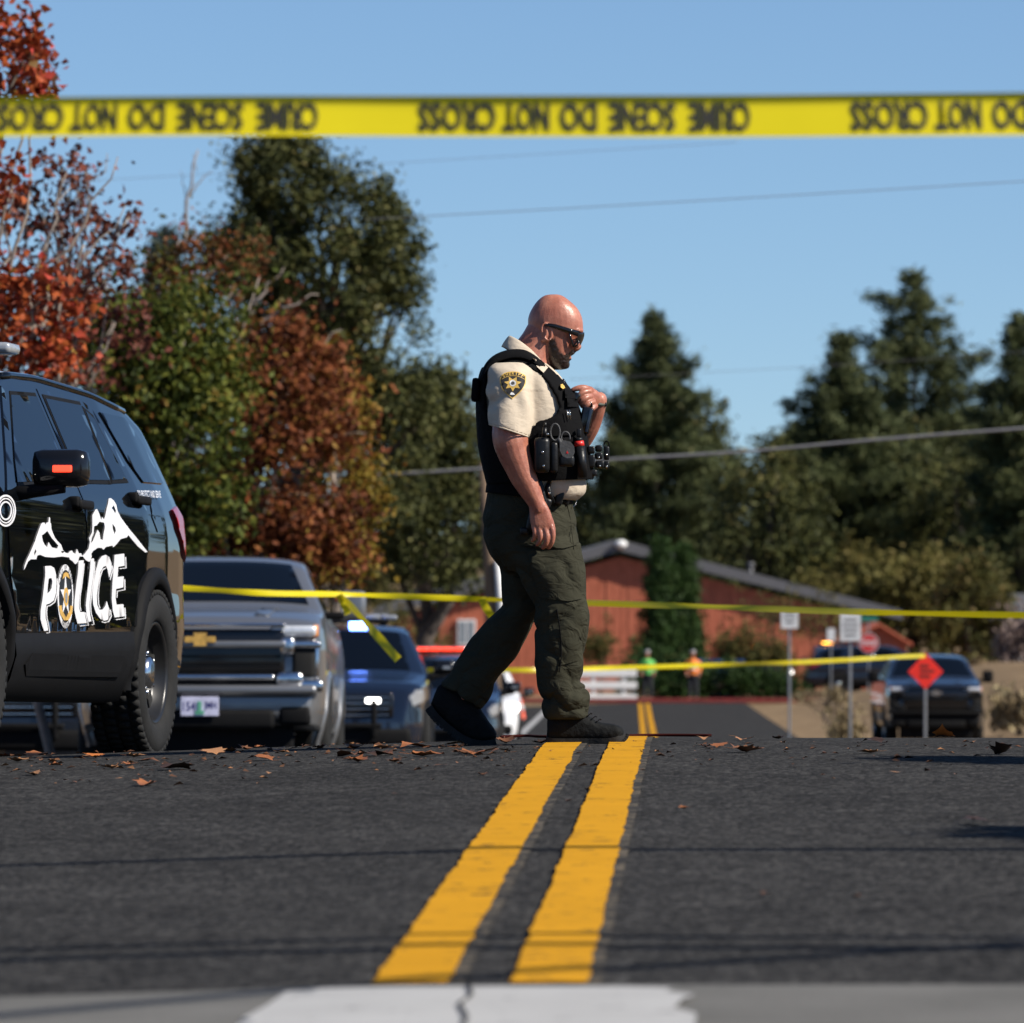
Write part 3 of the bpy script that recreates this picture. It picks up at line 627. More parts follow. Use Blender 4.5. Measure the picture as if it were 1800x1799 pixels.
# dark house roof at the right edge
YS2 = 262.0; p0b = P(1800, 1200, YS2); h2 = thing("house", "dark roofed house at the right edge beyond the willow", "house", tuple(p0b))
def hb(px, py, y=0): return P(px, py, YS2) - p0b + [0, y, 0]
grey_wall = mat("grey_house_wall", (.22, .19, .18), .8, var=.15)
g = Geo(); c0 = (hb(1755, 1200) + hb(1960, 1085)) / 2; d0 = hb(1960, 1085) - hb(1755, 1200); g.box(c0 + [0, 3, 0], (abs(d0[0]), 6, abs(d0[2])), .02); g.part("wall", grey_wall, h2)
V = [hb(1738, 1088, -.6), hb(1980, 1088, -.6), hb(1940, 1045, 3), hb(1770, 1045, 3), hb(1738, 1088, 6.6), hb(1980, 1088, 6.6)]
part("roof", V, [(0, 1, 2, 3), (5, 4, 3, 2), (0, 3, 4), (1, 5, 2), (0, 4, 5, 1)], roof_m, h2, False)
g = Geo(); g.box(hb(1790, 1140, -.03), (.9, .06, 1.0), .02); g.part("window", white_m, h2)
# ------------------------------------------------------------------ vehicles
glass = mat("tinted_glass", (.002, .003, .005), .04, var=0, spec=.17)
rubber = mat("tyre_rubber", (.012, .012, .012), .85, spec=.25, var=.2, vscale=12, bump=.2, bscale=60)
plastic = mat("black_plastic", (.006, .006, .0065), .68, spec=.10, var=.15, vscale=20, bump=.08, bscale=200)
gloss_black = mat("gloss_black", (.006, .006, .007), .15, var=0)
chrome = mat("chrome", (.60, .61, .63), .18, 1.0, var=.05)
steel_black = mat("black_steel", (.020, .020, .021), .32, .4, var=.1)
decal = mat("white_decal", (.62, .62, .64), .3, var=.03)
decal_dark = mat("dark_decal", (.01, .01, .012), .3, var=0)
gold = mat("gold_decal", (.50, .30, .07), .35, var=.25, vscale=30)
lampglass = mat("clear_lamp", (.32, .335, .36), .08, .3, var=.1, vscale=18)
lamp_with_reflection = mat("lamp_with_reflection", (.7, .72, .75), .06, .4, var=.15, vscale=25)  # paler headlight glass, a bright reflection put into its colour
redlens = mat("red_lens", (.30, .008, .012), .12, var=.1)
amberlens = mat("amber_lens", (.6, .2, .02), .2, var=.1)
white_lit = mat("lit_white_lamp", (.9, .9, .9), .2, var=0, emit=(1, .97, .9), estr=6)
red_lit = mat("lit_red_lamp", (.8, .05, .03), .2, var=0, emit=(1, .05, .02), estr=1.6)
blue_lit = mat("lit_blue_lamp", (.1, .2, .9), .2, var=0, emit=(.12, .25, 1), estr=14)
amber_lit = mat("lit_amber_lamp", (.9, .4, .05), .2, var=0, emit=(1, .36, .04), estr=6)
p_black = mat("black_car_paint", (.002, .0025, .0035), .25, var=0, coat=1.0, spec=0.0)
p_navy = mat("navy_car_paint", (.006, .010, .022), .22, .2, var=0, coat=1.0)
p_silver = mat("silver_car_paint", (.18, .183, .19), .36, .6, var=.03, coat=.8)
p_white = mat("white_car_paint", (.72, .73, .75), .3, var=.02, coat=.8)
p_char = mat("charcoal_car_paint", (.012, .015, .022), .25, .4, var=0, coat=1.0)
plate_m = mat("licence_plate", (.52, .52, .68), .4, var=.15, vscale=14)
under = mat("underbody_black", (.004, .004, .004), .9, var=0)

def curve(kn):
    kx = np.array([k[0] for k in kn], float); kv = np.array([k[1] for k in kn], float)
    gx = np.linspace(kx[0], kx[-1], 500); gv = np.interp(gx, kx, kv); w = np.hanning(15); w /= w.sum()
    gs = np.convolve(np.pad(gv, 7, mode='edge'), w, 'valid'); return lambda x: np.interp(x, gx, gs)

class Shell:
    """a car body as cross-sections along its length: top line, bottom line, side section, plan taper"""
    def __init__(s, top, bot, side, plan, edge):
        s.top = curve(top); s.bot = curve(bot); s.side = curve(side); s.plan = curve(plan); s.edge = edge
        s.x0, s.x1 = top[0][0], top[-1][0]
    def S(s, x, z): return s.side(z) * s.plan(x)
    def zt(s, x, y):
        e = s.edge(x); zt = s.top(x); ze = zt - e; ye = s.S(x, ze); q = np.clip(np.abs(y) / ye, 0, 1); return ze + e * (1 - q ** 2.6) ** (1 / 2.6)
    def mesh(s, dx=.028, arches=(), ar=.44, az=.38):
        X = np.arange(s.x0, s.x1 + dx / 2, dx); R = []; t = np.linspace(0, np.pi / 2, 10)[1:]
        for x in X:
            zb, zt = float(s.bot(x)), float(s.top(x)); e = min(float(s.edge(x)), (zt - zb) * .45); ze = zt - e
            zs = np.linspace(zb, ze, 30); ys = s.S(x, zs); ye = ys[-1]
            half = [(ys[0] * .5, zb)] + list(zip(ys, zs)) + [(ye * np.cos(a) ** .77, ze + e * np.sin(a) ** .77) for a in t]
            R.append([(x, 0, zb)] + [(x, y, z) for y, z in half] + [(x, -y, z) for y, z in half[::-1][1:]])
        R = np.array(R); n = R.shape[1]; V = R.reshape(-1, 3).copy(); Fq = np.array(grid_faces(len(X), n, True)); cen = V[Fq].mean(1)
        keep = np.ones(len(Fq), bool)
        for xa in arches:
            keep &= ~(((cen[:, 0] - xa) ** 2 + (cen[:, 2] - az) ** 2 < ar ** 2) & (np.abs(cen[:, 1]) > .35))
            d = np.hypot(V[:, 0] - xa, V[:, 2] - az); m = (np.abs(d - ar) < .03) & (np.abs(V[:, 1]) > .5) & (V[:, 2] < az + ar + .02)
            k = ar / np.maximum(d[m], 1e-6); V[m, 0] = xa + (V[m, 0] - xa) * k; V[m, 2] = az + (V[m, 2] - az) * k
        Fc = [tuple(q) for q in Fq[keep]] + [list(range(n - 1, -1, -1)), [(len(X) - 1) * n + j for j in range(n)]]
        return V, Fc
    def patch(s, loops, off, h=.05, side=1, thick=.012):
        v, f, be = fill2d(loops, h); y = s.S(v[:, 0], v[:, 1]); a = np.column_stack([v[:, 0], y + off, v[:, 1]]); bk = np.column_stack([v[:, 0], y + off - thick, v[:, 1]])
        V, Fc = sheet(a, f, be, bk); 
        if side < 0: V = V * [1, -1, 1]; Fc = [tuple(q[::-1]) for q in Fc]
        else: pass
        # outward winding: normal must point to +y*side
        p = V[list(Fc[0])]; nn = np.cross(p[1] - p[0], p[2] - p[0])
        if nn[1] * side < 0: Fc = [tuple(q[::-1]) for q in Fc]
        return V, Fc
    def toppatch(s, loops, off, h=.06, thick=.01):
        v, f, be = fill2d(loops, h); z = np.array([float(s.zt(a, b)) for a, b in v]); a = np.column_stack([v, z + off]); bk = np.column_stack([v, z + off - thick])
        V, Fc = sheet(a, f, be, bk); p = V[list(Fc[0])]
        if np.cross(p[1] - p[0], p[2] - p[0])[2] < 0: Fc = [tuple(q[::-1]) for q in Fc]
        return V, Fc

def wheel(parent, x, y, r, w, rim_m, side, steel=False, hub=chrome, detail=True):
    """tyre with tread, rim, hub cap"""
    g = Geo(); hw = w / 2; n = 56 if detail else 28
    g.lathe([(r * .62, -hw * .82), (r * .70, -hw * .98), (r * .84, -hw * 1.04), (r * .95, -hw * .93), (r * .985, -hw * .72), (r * .985, hw * .72), (r * .95, hw * .93), (r * .84, hw * 1.04), (r * .70, hw * .98), (r * .62, hw * .82), (r * .62, -hw * .82)], (x, y, r), 'y', n)
    if detail:
        for k in range(52):
            a = 2 * math.pi * (k + .3) / 52
            for j, yy in enumerate((-.78, -.27, .27, .78)):
                aa = a + (.05 if j % 2 else 0); Rm = Matrix.Rotation(-aa, 3, 'Y')
                g.box((x + r * .985 * math.cos(aa), y + yy * hw * .96, r + r * .985 * math.sin(aa)), (.022, hw * (.42 if 0 < j < 3 else .36), .030), .0, Rm)
    t = g.part("tyre", rubber, parent, True)
    s = side; g = Geo(); yo = y + s * hw * .62
    g.lathe([(r * .64, s * hw * .80), (r * .60, s * hw * .86), (r * .575, s * hw * .74), (r * .55, s * hw * .35), (r * .48, s * hw * .18), (r * .30, s * hw * .35), (r * .20, s * hw * .52), (.001, s * hw * .52)], (x, y, r), 'y', 40)
    rim = g.part("rim", rim_m, parent, True)
    for k in range(5):
        g = Geo(); a = 2 * math.pi * k / 5 + .3; R_ = Matrix.Rotation(-a, 3, 'Y')
        if steel: g.box((x + r * .41 * math.cos(a), y + s * hw * .27, r + r * .40 * math.sin(a)), (r * .16, .05, r * .19), .012, R_)
        else: g.box((x + r * .40 * math.cos(a), y + s * hw * .50, r + r * .40 * math.sin(a)), (r * .40, .03, r * .15), .01, R_)
        g.part("spoke" if not steel else "rim_slot", under if steel else rim_m, rim, False)
    g = Geo(); g.lathe([(r * .21, s * hw * .50), (r * .20, s * hw * .66), (r * .12, s * hw * .74), (.001, s * hw * .75)], (x, y, r), 'y', 20)
    for k in range(5):
        a = 2 * math.pi * k / 5; g.cyl((x + r * .25 * math.cos(a), y + s * hw * .40, r + r * .25 * math.sin(a)), (x + r * .25 * math.cos(a), y + s * hw * .62, r + r * .25 * math.sin(a)), .013, .012, 6)
    g.part("hub_cap", hub, rim, True); return t

def arch_trim(sh, xa, r0, r1, az, off, side, a0=-12, a1=192, zmin=.30):
    a = np.radians(np.linspace(a0, a1, 60)); rows = []
    for r, o in ((r0, -.06), (r0, off), ((r0 * .6 + r1 * .4), off + .008), (r1 - .008, off - .002), (r1, -.01)):
        row = []
        for t in a:
            x = xa + r * math.cos(t); z = max(az + r * math.sin(t), zmin); row.append((x, side * (float(sh.S(x, max(z, .34))) + o), z))
        rows.append(row)
    V = np.array(rows).reshape(-1, 3); return V, grid_faces(5, 60, False)

SUV = Shell(top=[(-1.10, .62), (-1.085, .80), (-1.05, 1.02), (-.98, 1.17), (-.93, 1.25), (-.80, 1.50), (-.70, 1.62), (-.45, 1.685), (.3, 1.735), (1.2, 1.76), (1.75, 1.745), (2.1, 1.68), (2.95, 1.20), (3.2, 1.15), (3.65, 1.08), (3.83, .99), (3.91, .84), (3.94, .60)],
            bot=[(-1.10, .42), (-.7, .34), (0, .30), (3, .27), (3.6, .24), (3.94, .30)],
            side=[(.2, .86), (.30, .90), (.42, .945), (.60, .965), (.78, .955), (1.02, .955), (1.14, .94), (1.22, .905), (1.30, .868), (1.62, .715), (1.82, .62)],
            plan=[(-1.10, .80), (-1.05, .84), (-.95, .885), (-.7, .925), (-.3, .97), (.2, 1.0), (2.7, 1.0), (3.2, .975), (3.6, .92), (3.85, .82), (3.94, .70)],
            edge=lambda x: np.interp(x, [-1.1, -.9, -.6, 0, 2, 2.5, 3.2, 3.94], [.06, .07, .08, .08, .08, .08, .07, .08]))

def rect(x0, x1, z0, z1): return [(x0, z0), (x1, z0), (x1, z1), (x0, z1)]
def ellipse(c, r, n=24): return [(c[0] + r[0] * math.cos(t), c[1] + r[1] * math.sin(t)) for t in np.linspace(0, 2 * np.pi, n, endpoint=False)]

def suv(name, label, cat, loc, yaw, pitch, paint, group=None, bar=None, marked=False, detail=True, grille_lights=None, headlit=False, roof_lamp=False):
    """full-size police SUV; local x forward, y to the driver's side, origin under the rear axle"""
    root = thing(name, label, cat, loc, group); sh = SUV
    root.rotation_euler = (Matrix.Rotation(yaw, 3, 'Z') @ Matrix.Rotation(-pitch, 3, 'Y')).to_euler()
    V, Fc = sh.mesh(.028, (0, 3.025), .425, .385); body = part("body", V, Fc, paint, root, True)
    g = Geo()                                    # inner dark wells and floor, so that the shell is closed
    g.box((1.5, 0, .42), (4.6, 1.30, .26)); g.box((1.4, 0, .80), (4.2, 1.56, .50))
    g.part("underbody", under, root)
    for sd in (1, -1):
        for xa in (0, 3.025):
            V, Fc = arch_trim(sh, xa, .415, .50, .385, .022, sd); part("wheel_arch_trim", V, Fc, plastic, root, True)
            wheel(root, xa, sd * .845, .385, .25, steel_black, sd, True, chrome, detail)
        # rocker cladding
        x = np.linspace(.49, 2.54, 40); rows = []
        for z, o in ((.24, -.06), (.25, .02), (.34, .034), (.44, .030), (.53, .012), (.535, -.004)):
            rows.append([(q, sd * (float(sh.S(q, z)) + o), z + .04 * (1 - (q - .49) / 2.05) * (z > .3)) for q in x])
        part("rocker_cladding", np.array(rows).reshape(-1, 3), grid_faces(6, 40, False), plastic, root, True)
        V, Fc = sh.patch([[(.70, .36), (2.30, .35), (2.38, .40), (2.30, .45), (.72, .455), (.64, .41)]], .036, .06, sd, .01); part("cladding_panel", V, Fc, plastic, root, False)
        # doors as proud panels with real gaps, their glass and handles
        fd = [(1.335, .56), (2.50, .54), (2.58, .78), (2.64, 1.03), (2.60, 1.14), (1.88, 1.635), (1.55, 1.65), (1.28, 1.655), (1.335, 1.2)]
        rd = [(.44, .60), (1.315, .565), (1.312, 1.2), (1.255, 1.655), (.55, 1.65), (.36, 1.61), (.20, 1.30), (.155, 1.14), (.20, .95), (.40, .78)]
        for nm, pl, win, hx in (("door", fd, [[(1.41, 1.24), (2.38, 1.19), (2.26, 1.29), (1.80, 1.60), (1.35, 1.615)]], 1.42),
                                ("door", rd, [[(.67, 1.265), (1.24, 1.245), (1.19, 1.615), (.57, 1.615)], [(.33, 1.285), (.625, 1.268), (.525, 1.595), (.43, 1.56)]], .29)):
            V, Fc = sh.patch([pl], .007, .05, sd, .012); d = part(nm, V, Fc, paint, root, True)
            for wpl in win:
                w_ = np.array(wpl); c_ = w_.mean(0); out = c_ + (w_ - c_) * 1.0 + np.sign(w_ - c_) * .018
                V, Fc = sh.patch([out.tolist()], .010, .05, sd, .006); part("window_seal", V, Fc, plastic, d, True)
                V, Fc = sh.patch([wpl], .013, .05, sd, .004); part("window", V, Fc, glass, d, True)
            g = Geo(); zz = 1.125 if hx > 1 else 1.185; yy = float(sh.S(hx, zz)) + .035
            g.box((hx, sd * yy, zz), (.23, .035, .042), .014); g.box((hx + .10, sd * (yy - .02), zz + .01), (.05, .05, .05), .012)
            g.part("handle", plastic, d, True)
        V, Fc = sh.patch([[(-.66, 1.30), (-.06, 1.285), (.09, 1.38), (.17, 1.50), (.23, 1.60), (-.30, 1.60), (-.52, 1.50)]], .008, .05, sd, .01); part("quarter_window", V, Fc, glass, root, True)
        V, Fc = sh.patch([[(-1.06, 1.02), (-1.00, .93), (-.86, .98), (-.66, 1.08), (-.58, 1.17), (-.80, 1.195), (-1.00, 1.12)]], .014, .03, sd, .02); part("tail_light", V, Fc, redlens, root, True)
        V, Fc = sh.patch([[(3.40, .88), (3.84, .80), (3.87, .90), (3.74, .98), (3.42, .985)]], .010, .04, sd, .02); part("headlight", V, Fc, white_lit if headlit else lampglass, root, True)
        # mirror
        g = Geo(); g.box((2.36, sd * 1.12, 1.25), (.13, .25, .165), .05); mir = g.part("mirror", gloss_black, root, True)
        g = Geo(); g.tube([(2.42, sd * .88, 1.13), (2.39, sd * 1.0, 1.15), (2.38, sd * 1.14, 1.17)], [.035, .03, .028], 10); g.part("mirror_arm", plastic, mir, True)
        g = Geo(); g.box((2.437, sd * 1.145, 1.245), (.02, .085, .03), .006); g.part("mirror_lamp", red_lit if marked else lampglass, mir)
        # roof rail
        g = Geo(); xr = np.linspace(-.4, 1.8, 14); g.tube([(q, sd * float(sh.S(q, sh.top(q) - .09)) * .97, float(sh.top(q)) - .055) for q in xr], .018, 8); g.part("roof_rail", p_black if paint is p_black else plastic, root, True)
    V, Fc = sh.toppatch([[(2.12, -.60), (2.12, .60), (2.50, .67), (2.90, .74), (2.90, -.74), (2.50, -.67)]], .008); part("windshield", V, Fc, glass, root, True)
    V, Fc = sh.toppatch([[(-.76, -.55), (-.76, .55), (-.93, .62), (-.93, -.62)]], .008); part("rear_window", V, Fc, glass, root, True)
    g = Geo(); g.box((3.90, 0, .80), (.10, 1.15, .28), .03); gr = g.part("grille", gloss_black, root, True)
    g = Geo()
    for k in range(4): g.box((3.952, 0, .70 + .065 * k), (.012, 1.05, .012), .003)
    g.part("grille_bar", chrome, gr)
    g = Geo(); g.box((3.86, 0, .45), (.20, 1.55, .22), .06); g.part("front_bumper", plastic, root, True)
    g = Geo(); g.box((-1.07, 0, .55), (.14, 1.56, .26), .05); g.part("rear_bumper", plastic, root, True)
    g = Geo(); g.box((4.0, 0, .58), (.06, .9, .06), .02); g.box((4.0, .36, .66), (.06, .06, .42), .02); g.box((4.0, -.36, .66), (.06, .06, .42), .02); g.part("push_bar", plastic, root, True)
    if bar:
        g = Geo(); XB = 1.12; g.box((XB, 0, 1.80), (.20, .95, .05), .02)
        for sy in (-.4, .4): g.box((XB, sy, 1.775), (.12, .08, .05), .01)
        lb = g.part("light_bar", plastic, root, True)
        for k in range(6):
            c = bar[k]; g = Geo(); g.box((XB, -.475 + .19 * k, 1.845), (.20, .18, .05), .02); g.part("light_module", {'c': lampglass, 'k': plastic, 'w': white_lit, 'r': red_lit, 'b': blue_lit, 'a': amber_lit}[c], lb, True)
        g = Geo(); g.box((XB, 0, 1.876), (.14, .9, .014), .005); g.part("light_bar_lid", lampglass, lb, True)
    if roof_lamp:
        g = Geo(); g.box((2.02, .14, 1.735), (.06, .20, .10), .02); g.part("visor_lamp", blue_lit, root, True)
    if grille_lights:
        for yy, c in grille_lights:
            g = Geo(); g.box((3.96, yy, .86), (.02, .16, .05), .01); g.part("grille_lamp", {'w': white_lit, 'r': red_lit, 'b': blue_lit, 'a': amber_lit}[c], root, True)
    return root

# --- marked police vehicle on the left, nose towards us
TH = math.radians(11.0); rear_out = np.array([-1.67, 29.7]); fwd = np.array([-math.sin(TH), -math.cos(TH)]); lft = np.array([math.cos(TH), -math.sin(TH)])
O2 = rear_out - lft * .955; fz = lambda q: float(road_z(q[0], q[1])); zr = fz(rear_out); zf = fz(rear_out + fwd * 3.025)
PC_PITCH = math.atan2(zf - zr, 3.025)
pc = suv("police_suv", "black police SUV with white mountain and POLICE lettering on its side", "police car", (O2[0], O2[1], zr), math.atan2(fwd[1], fwd[0]), PC_PITCH, p_black, None, "cccccc", True)
bpy.context.view_layer.update(); PCM = np.array(pc.matrix_world); PCI = np.linalg.inv(PCM)
def on_car(px, py):
    """photo pixel -> (x, z) on the driver's side of the marked car"""
    o = (PCI @ np.array([0, 0, HC, 1]))[:3]; d = (PCI[:3, :3] @ np.array([(px - CX) / F, 1, -(py - HY) / F])); s = .95
    for _ in range(14):
        t = (s - o[1]) / d[1]; p = o + t * d; s = float(SUV.S(p[0], p[2]))
    return (p[0], p[2])
def zc_(L): return [on_car(x / 6.204, 840 + y / 6.204) for x, y in L]
def car_decal(name, loops, m, off=.011, h=.05, parent=None, label=None):
    V, Fc = SUV.patch([zc_(L) for L in loops], off, h, 1, .002); o = part(name, V, Fc, m, parent or pc, True)
    if label: o["label"] = label
    return o
mount = [(232,1010),(245,955),(270,890),(300,830),(330,760),(360,690),(375,640),(400,570),(425,505),(440,490),(460,490),(470,515),(485,490),(505,485),(512,430),(520,440),(522,492),(530,500),(535,560),(550,600),(570,650),(600,690),(640,730),(660,790),(690,820),(720,825),(740,800),(760,795),(775,820),(800,830),(815,780),(835,825),(860,825),(870,855),(900,830),(930,790),(945,770),(955,700),(945,660),(960,640),(980,600),(985,480),(985,410),(1020,345),(1035,345),(1060,400),(1080,470),(1090,430),(1110,460),(1125,420),(1140,340),(1155,290),(1165,225),(1185,225),(1215,250),(1240,290),(1260,370),(1290,430),(1340,500),(1400,580),(1460,650),(1530,740),(1585,810),(1560,815),(1480,750),(1420,680),(1375,625),(1360,650),(1290,670),(1250,720),(1210,760),(1200,740),(1130,755),(1105,785),(1080,765),(1040,765),(990,800),(970,830),(975,860),(950,920),(910,900),(880,860),(840,860),(825,920),(795,945),(765,910),(735,890),(730,870),(650,860),(560,870),(470,865),(410,840),(380,850),(370,890),(310,890),(280,915),(250,980)]
holes = [[(430,630),(470,600),(490,580),(540,660),(610,740),(600,775),(540,760),(505,705),(490,760),(460,730),(440,690)],
         [(1000,530),(1030,520),(1060,480),(1110,490),(1120,540),(1105,620),(1100,680),(1070,670),(1060,600),(1040,570),(1010,640),(990,690),(965,720),(975,660),(995,610)],
         [(1200,500),(1230,540),(1240,580),(1225,620),(1205,560)], [(1190,330),(1215,300),(1240,360),(1235,400),(1215,360)], [(345,820),(360,780),(372,800),(352,860)], [(640,800),(672,800),(676,812),(650,826)]]
car_decal("mountain_decal", [mount] + holes, decal, label="white snowy mountain skyline on the doors")
LET = {"P": [[(468,965),(530,962),(565,985),(585,1050),(590,1150),(585,1260),(560,1340),(510,1375),(478,1385),(470,1450),(472,1530),(490,1600),(498,1665),(455,1672),(430,1600),(415,1540),(420,1450),(440,1330),(455,1200),(468,1080)], [(505,1100),(535,1095),(545,1130),(540,1200),(520,1240),(490,1265),(495,1180)]],
       "L": [[(835,905),(888,900),(880,1000),(860,1150),(838,1300),(835,1400),(848,1465),(895,1465),(905,1520),(920,1585),(820,1592),(800,1520),(785,1440),(790,1330),(805,1200),(825,1050)]],
       "I": [[(965,885),(1000,880),(998,1000),(985,1120),(965,1250),(950,1380),(955,1480),(972,1565),(940,1572),(918,1490),(912,1390),(925,1280),(945,1130),(958,1000)]],
       "C": [[(1055,900),(1090,855),(1130,842),(1165,865),(1190,930),(1195,1000),(1165,1095),(1150,1010),(1130,960),(1100,975),(1070,1030),(1050,1150),(1030,1290),(1035,1390),(1060,1440),(1095,1440),(1125,1400),(1140,1350),(1165,1430),(1175,1500),(1150,1550),(1110,1560),(1070,1540),(1020,1470),(990,1380),(985,1280),(1000,1150),(1020,1020)]],
       "E": [[(1228,842),(1330,828),(1335,960),(1265,972),(1258,1085),(1325,1075),(1320,1195),(1240,1215),(1235,1310),(1245,1385),(1320,1380),(1335,1510),(1225,1525),(1205,1450),(1195,1330),(1200,1200),(1215,1000)]]}
for ch, lp in LET.items(): car_decal("letter", lp, decal, h=.04, label="white letter %s on the doors" % ch)
def ribbon(pts, w):
    pts = np.array(pts, float); T = np.gradient(pts, axis=0); N = np.stack([-T[:, 1], T[:, 0]], 1); N /= np.linalg.norm(N, axis=1)[:, None]
    return [tuple(p) for p in pts + N * w / 2] + [tuple(p) for p in (pts - N * w / 2)[::-1]]
for rb in ([(598,1100),(603,1180),(596,1275),(572,1358),(520,1395),(490,1402),(482,1460),(486,1530),(503,1600),(516,1690),(480,1694)],
           [(893,935),(886,1020),(868,1160),(848,1300),(846,1400),(858,1452)], [(905,1470),(918,1530),(940,1608),(845,1618)],
           [(1008,915),(1006,1010),(994,1130),(975,1260),(962,1385),(968,1480),(1000,1600),(975,1605)],
           [(1200,960),(1206,1010),(1175,1115)], [(1178,1440),(1190,1510),(1160,1570),(1115,1582),(1085,1570)], [(1128,985),(1095,1005),(1068,1080),(1046,1290),(1050,1380),(1066,1425)],
           [(1345,865),(1350,985),(1280,992)], [(1336,1110),(1338,1222),(1255,1238),(1250,1310)], [(1338,1420),(1345,1535),(1240,1548)]):
    car_decal("letter_outline", [ribbon(rb, 9)], decal, .0112, .05)
# round badge standing for the O
bc, rx, ry = (688, 1294), 86, 348
def bel(kx, ky, n=40): return ellipse(bc, (rx * kx, ry * ky), n)
bd = car_decal("city_badge", [bel(1, 1), bel(.80, .80)], decal, .011, .04, label="round city badge standing in for the O")
car_decal("badge_field", [bel(.80, .80)], decal_dark, .0108, .05, bd)
car_decal("badge_ring", [bel(.83, .83), bel(.78, .78)], decal_dark, .0122, .05, bd)
st = [(bc[0] + rx * (.70 if k % 2 == 0 else .26) * math.sin(math.pi * k / 5), bc[1] - ry * (.70 if k % 2 == 0 else .26) * math.cos(math.pi * k / 5)) for k in range(10)]
car_decal("badge_star", [st], decal, .0124, .05, bd)
car_decal("badge_seal", [ellipse((690, 1300), (rx * .30, ry * .30), 24)], gold, .0136, .05, bd)
car_decal("badge_seal_center", [ellipse((690, 1310), (rx * .15, ry * .17), 16)], lampglass, .0146, .05, bd)
car_decal("badge_banner", [[(650, 1105), (665, 1045), (690, 1030), (715, 1045), (730, 1105), (712, 1090), (690, 1075), (668, 1090)]], gold, .0136, .05, bd)
car_decal("badge_banner", [[(612, 1400), (640, 1390), (645, 1440), (690, 1530), (735, 1440), (738, 1395), (762, 1400), (755, 1480), (715, 1555), (665, 1555), (628, 1490)]], gold, .0136, .05, bd)
def badge_text(s, a0, a1, r, flip=1):
    for ch, a in zip(s, np.radians(np.linspace(a0, a1, len(s)))):
        if ch == ' ': continue
        v, f = text2d(ch, .02, .13); 
        ca, sa = math.cos(a), math.sin(a); loc = [((r + q[1] * flip) * sa + q[0] * flip * ca, (r + q[1] * flip) * ca - q[0] * flip * sa) for q in v]
        xz = np.array([on_car((bc[0] + rx * p[0]) / 6.204, 840 + (bc[1] - ry * p[1]) / 6.204) for p in loc])
        V = np.column_stack([xz[:, 0], SUV.S(xz[:, 0], xz[:, 1]) + .0128, xz[:, 1]]); part("badge_letter", V, [tuple(t[::-1]) for t in f], decal_dark, bd, False)
badge_text("CITY OF BEND", -62, 62, .915); badge_text("OREGON", 205, 155, .915, -1)
# small motto behind the rear door and the antenna-strip on the roof
def car_text(s, p0, p1, p2, m, bold=.01, name="motto"):
    """text between p0 (left base), p1 (right base), p2 (left top), photo pixels"""
    v, f = text2d(s, bold, 1.0, 1.0); v = v + .5; p0, p1, p2 = map(np.array, (p0, p1, p2))
    xz = np.array([on_car(*(p0 + (p1 - p0) * a + (p2 - p0) * b)) for a, b in v]); V = np.column_stack([xz[:, 0], SUV.S(xz[:, 0], xz[:, 1]) + .0125, xz[:, 1]])
    part(name, V, [tuple(t[::-1]) for t in f], m, pc, False)
car_text("TO PROTECT AND SERVE", (238.5, 874.5), (279, 875.5), (236.5, 862), decal)
# round number badge on the front fender, partly out of view
for k0, k1 in ((1.0, .88), (.80, .72), (.60, .50)):
    car_decal("fender_badge", [ellipse((40, 360), (110 * k0, 175 * k0), 30), ellipse((40, 360), (110 * k1, 175 * k1), 30)], decal, .010, .05)
V, Fc = SUV.toppatch([[(1.62, .30), (1.74, .30), (1.74, .66), (1.62, .66)]], .006); part("roof_strip", V, Fc, lampglass, pc, True)
# fuel door outline
V, Fc = SUV.patch([[on_car(x / 2.4, 600 + y / 2.4) for x, y in ((628, 668), (660, 672), (690, 800), (664, 806), (640, 740))]], .004, .05); part("fuel_door", V, Fc, p_black, pc, True)

# --- other SUVs farther down the road
def place_suv(name, label, px, Y, paint, bar, seed=0, yaw=-90, **k):
    X = (px - CX) / F * Y; Yr = Y + 3.95; z = float(ground_z(X, Yr)); zf = float(ground_z(X, Y + .9))
    return suv(name, label, k.pop("cat", "police car"), (X, Yr, z), math.radians(yaw), math.atan2(zf - z, 3.025), paint, "vehicles stopped along the left side", bar, False, False, **k)
place_suv("police_suv", "navy police SUV with a lit blue lamp, right behind the silver pickup", 600, 70, p_navy, "cccbcc", grille_lights=((.35, 'w'),), roof_lamp=True)
place_suv("police_suv", "dark SUV with red and white lights, seen between the officer's legs and the navy SUV", 772, 96, p_navy, "wrrrrw", headlit=False)
place_suv("white_suv", "white SUV behind the officer's rear boot, farthest in the left row", 835, 132, p_white, None, cat="car", headlit=True)
place_suv("parked_suv", "charcoal SUV glimpsed under the police SUV at the left edge", 30, 60, p_char, None, cat="car")
FG = "vehicles parked beyond the bank on the right"
for px, Y, lab, br, pt in ((1352, 238, "dark vehicle with an amber roof lamp, left behind the bank", "acccck", p_char), (1470, 232, "dark vehicle with amber roof lamps just left of the stop sign", "kaakkk", p_navy)):
    X = (px - CX) / F * Y; z = float(ground_z(X, Y + 2)); suv("police_suv", lab, "car", (X, Y + 3.95, z), math.radians(-90), 0, pt, FG, br, False, False, headlit=True)
X = (1545 - CX) / F * 226; suv("dark_suv", "dark SUV parked side on behind the dark pickup's left mirror", "car", (X - 1.5, 226, float(ground_z(X, 226)) - .2), math.radians(0), 0, p_navy, FG, None, False, False)

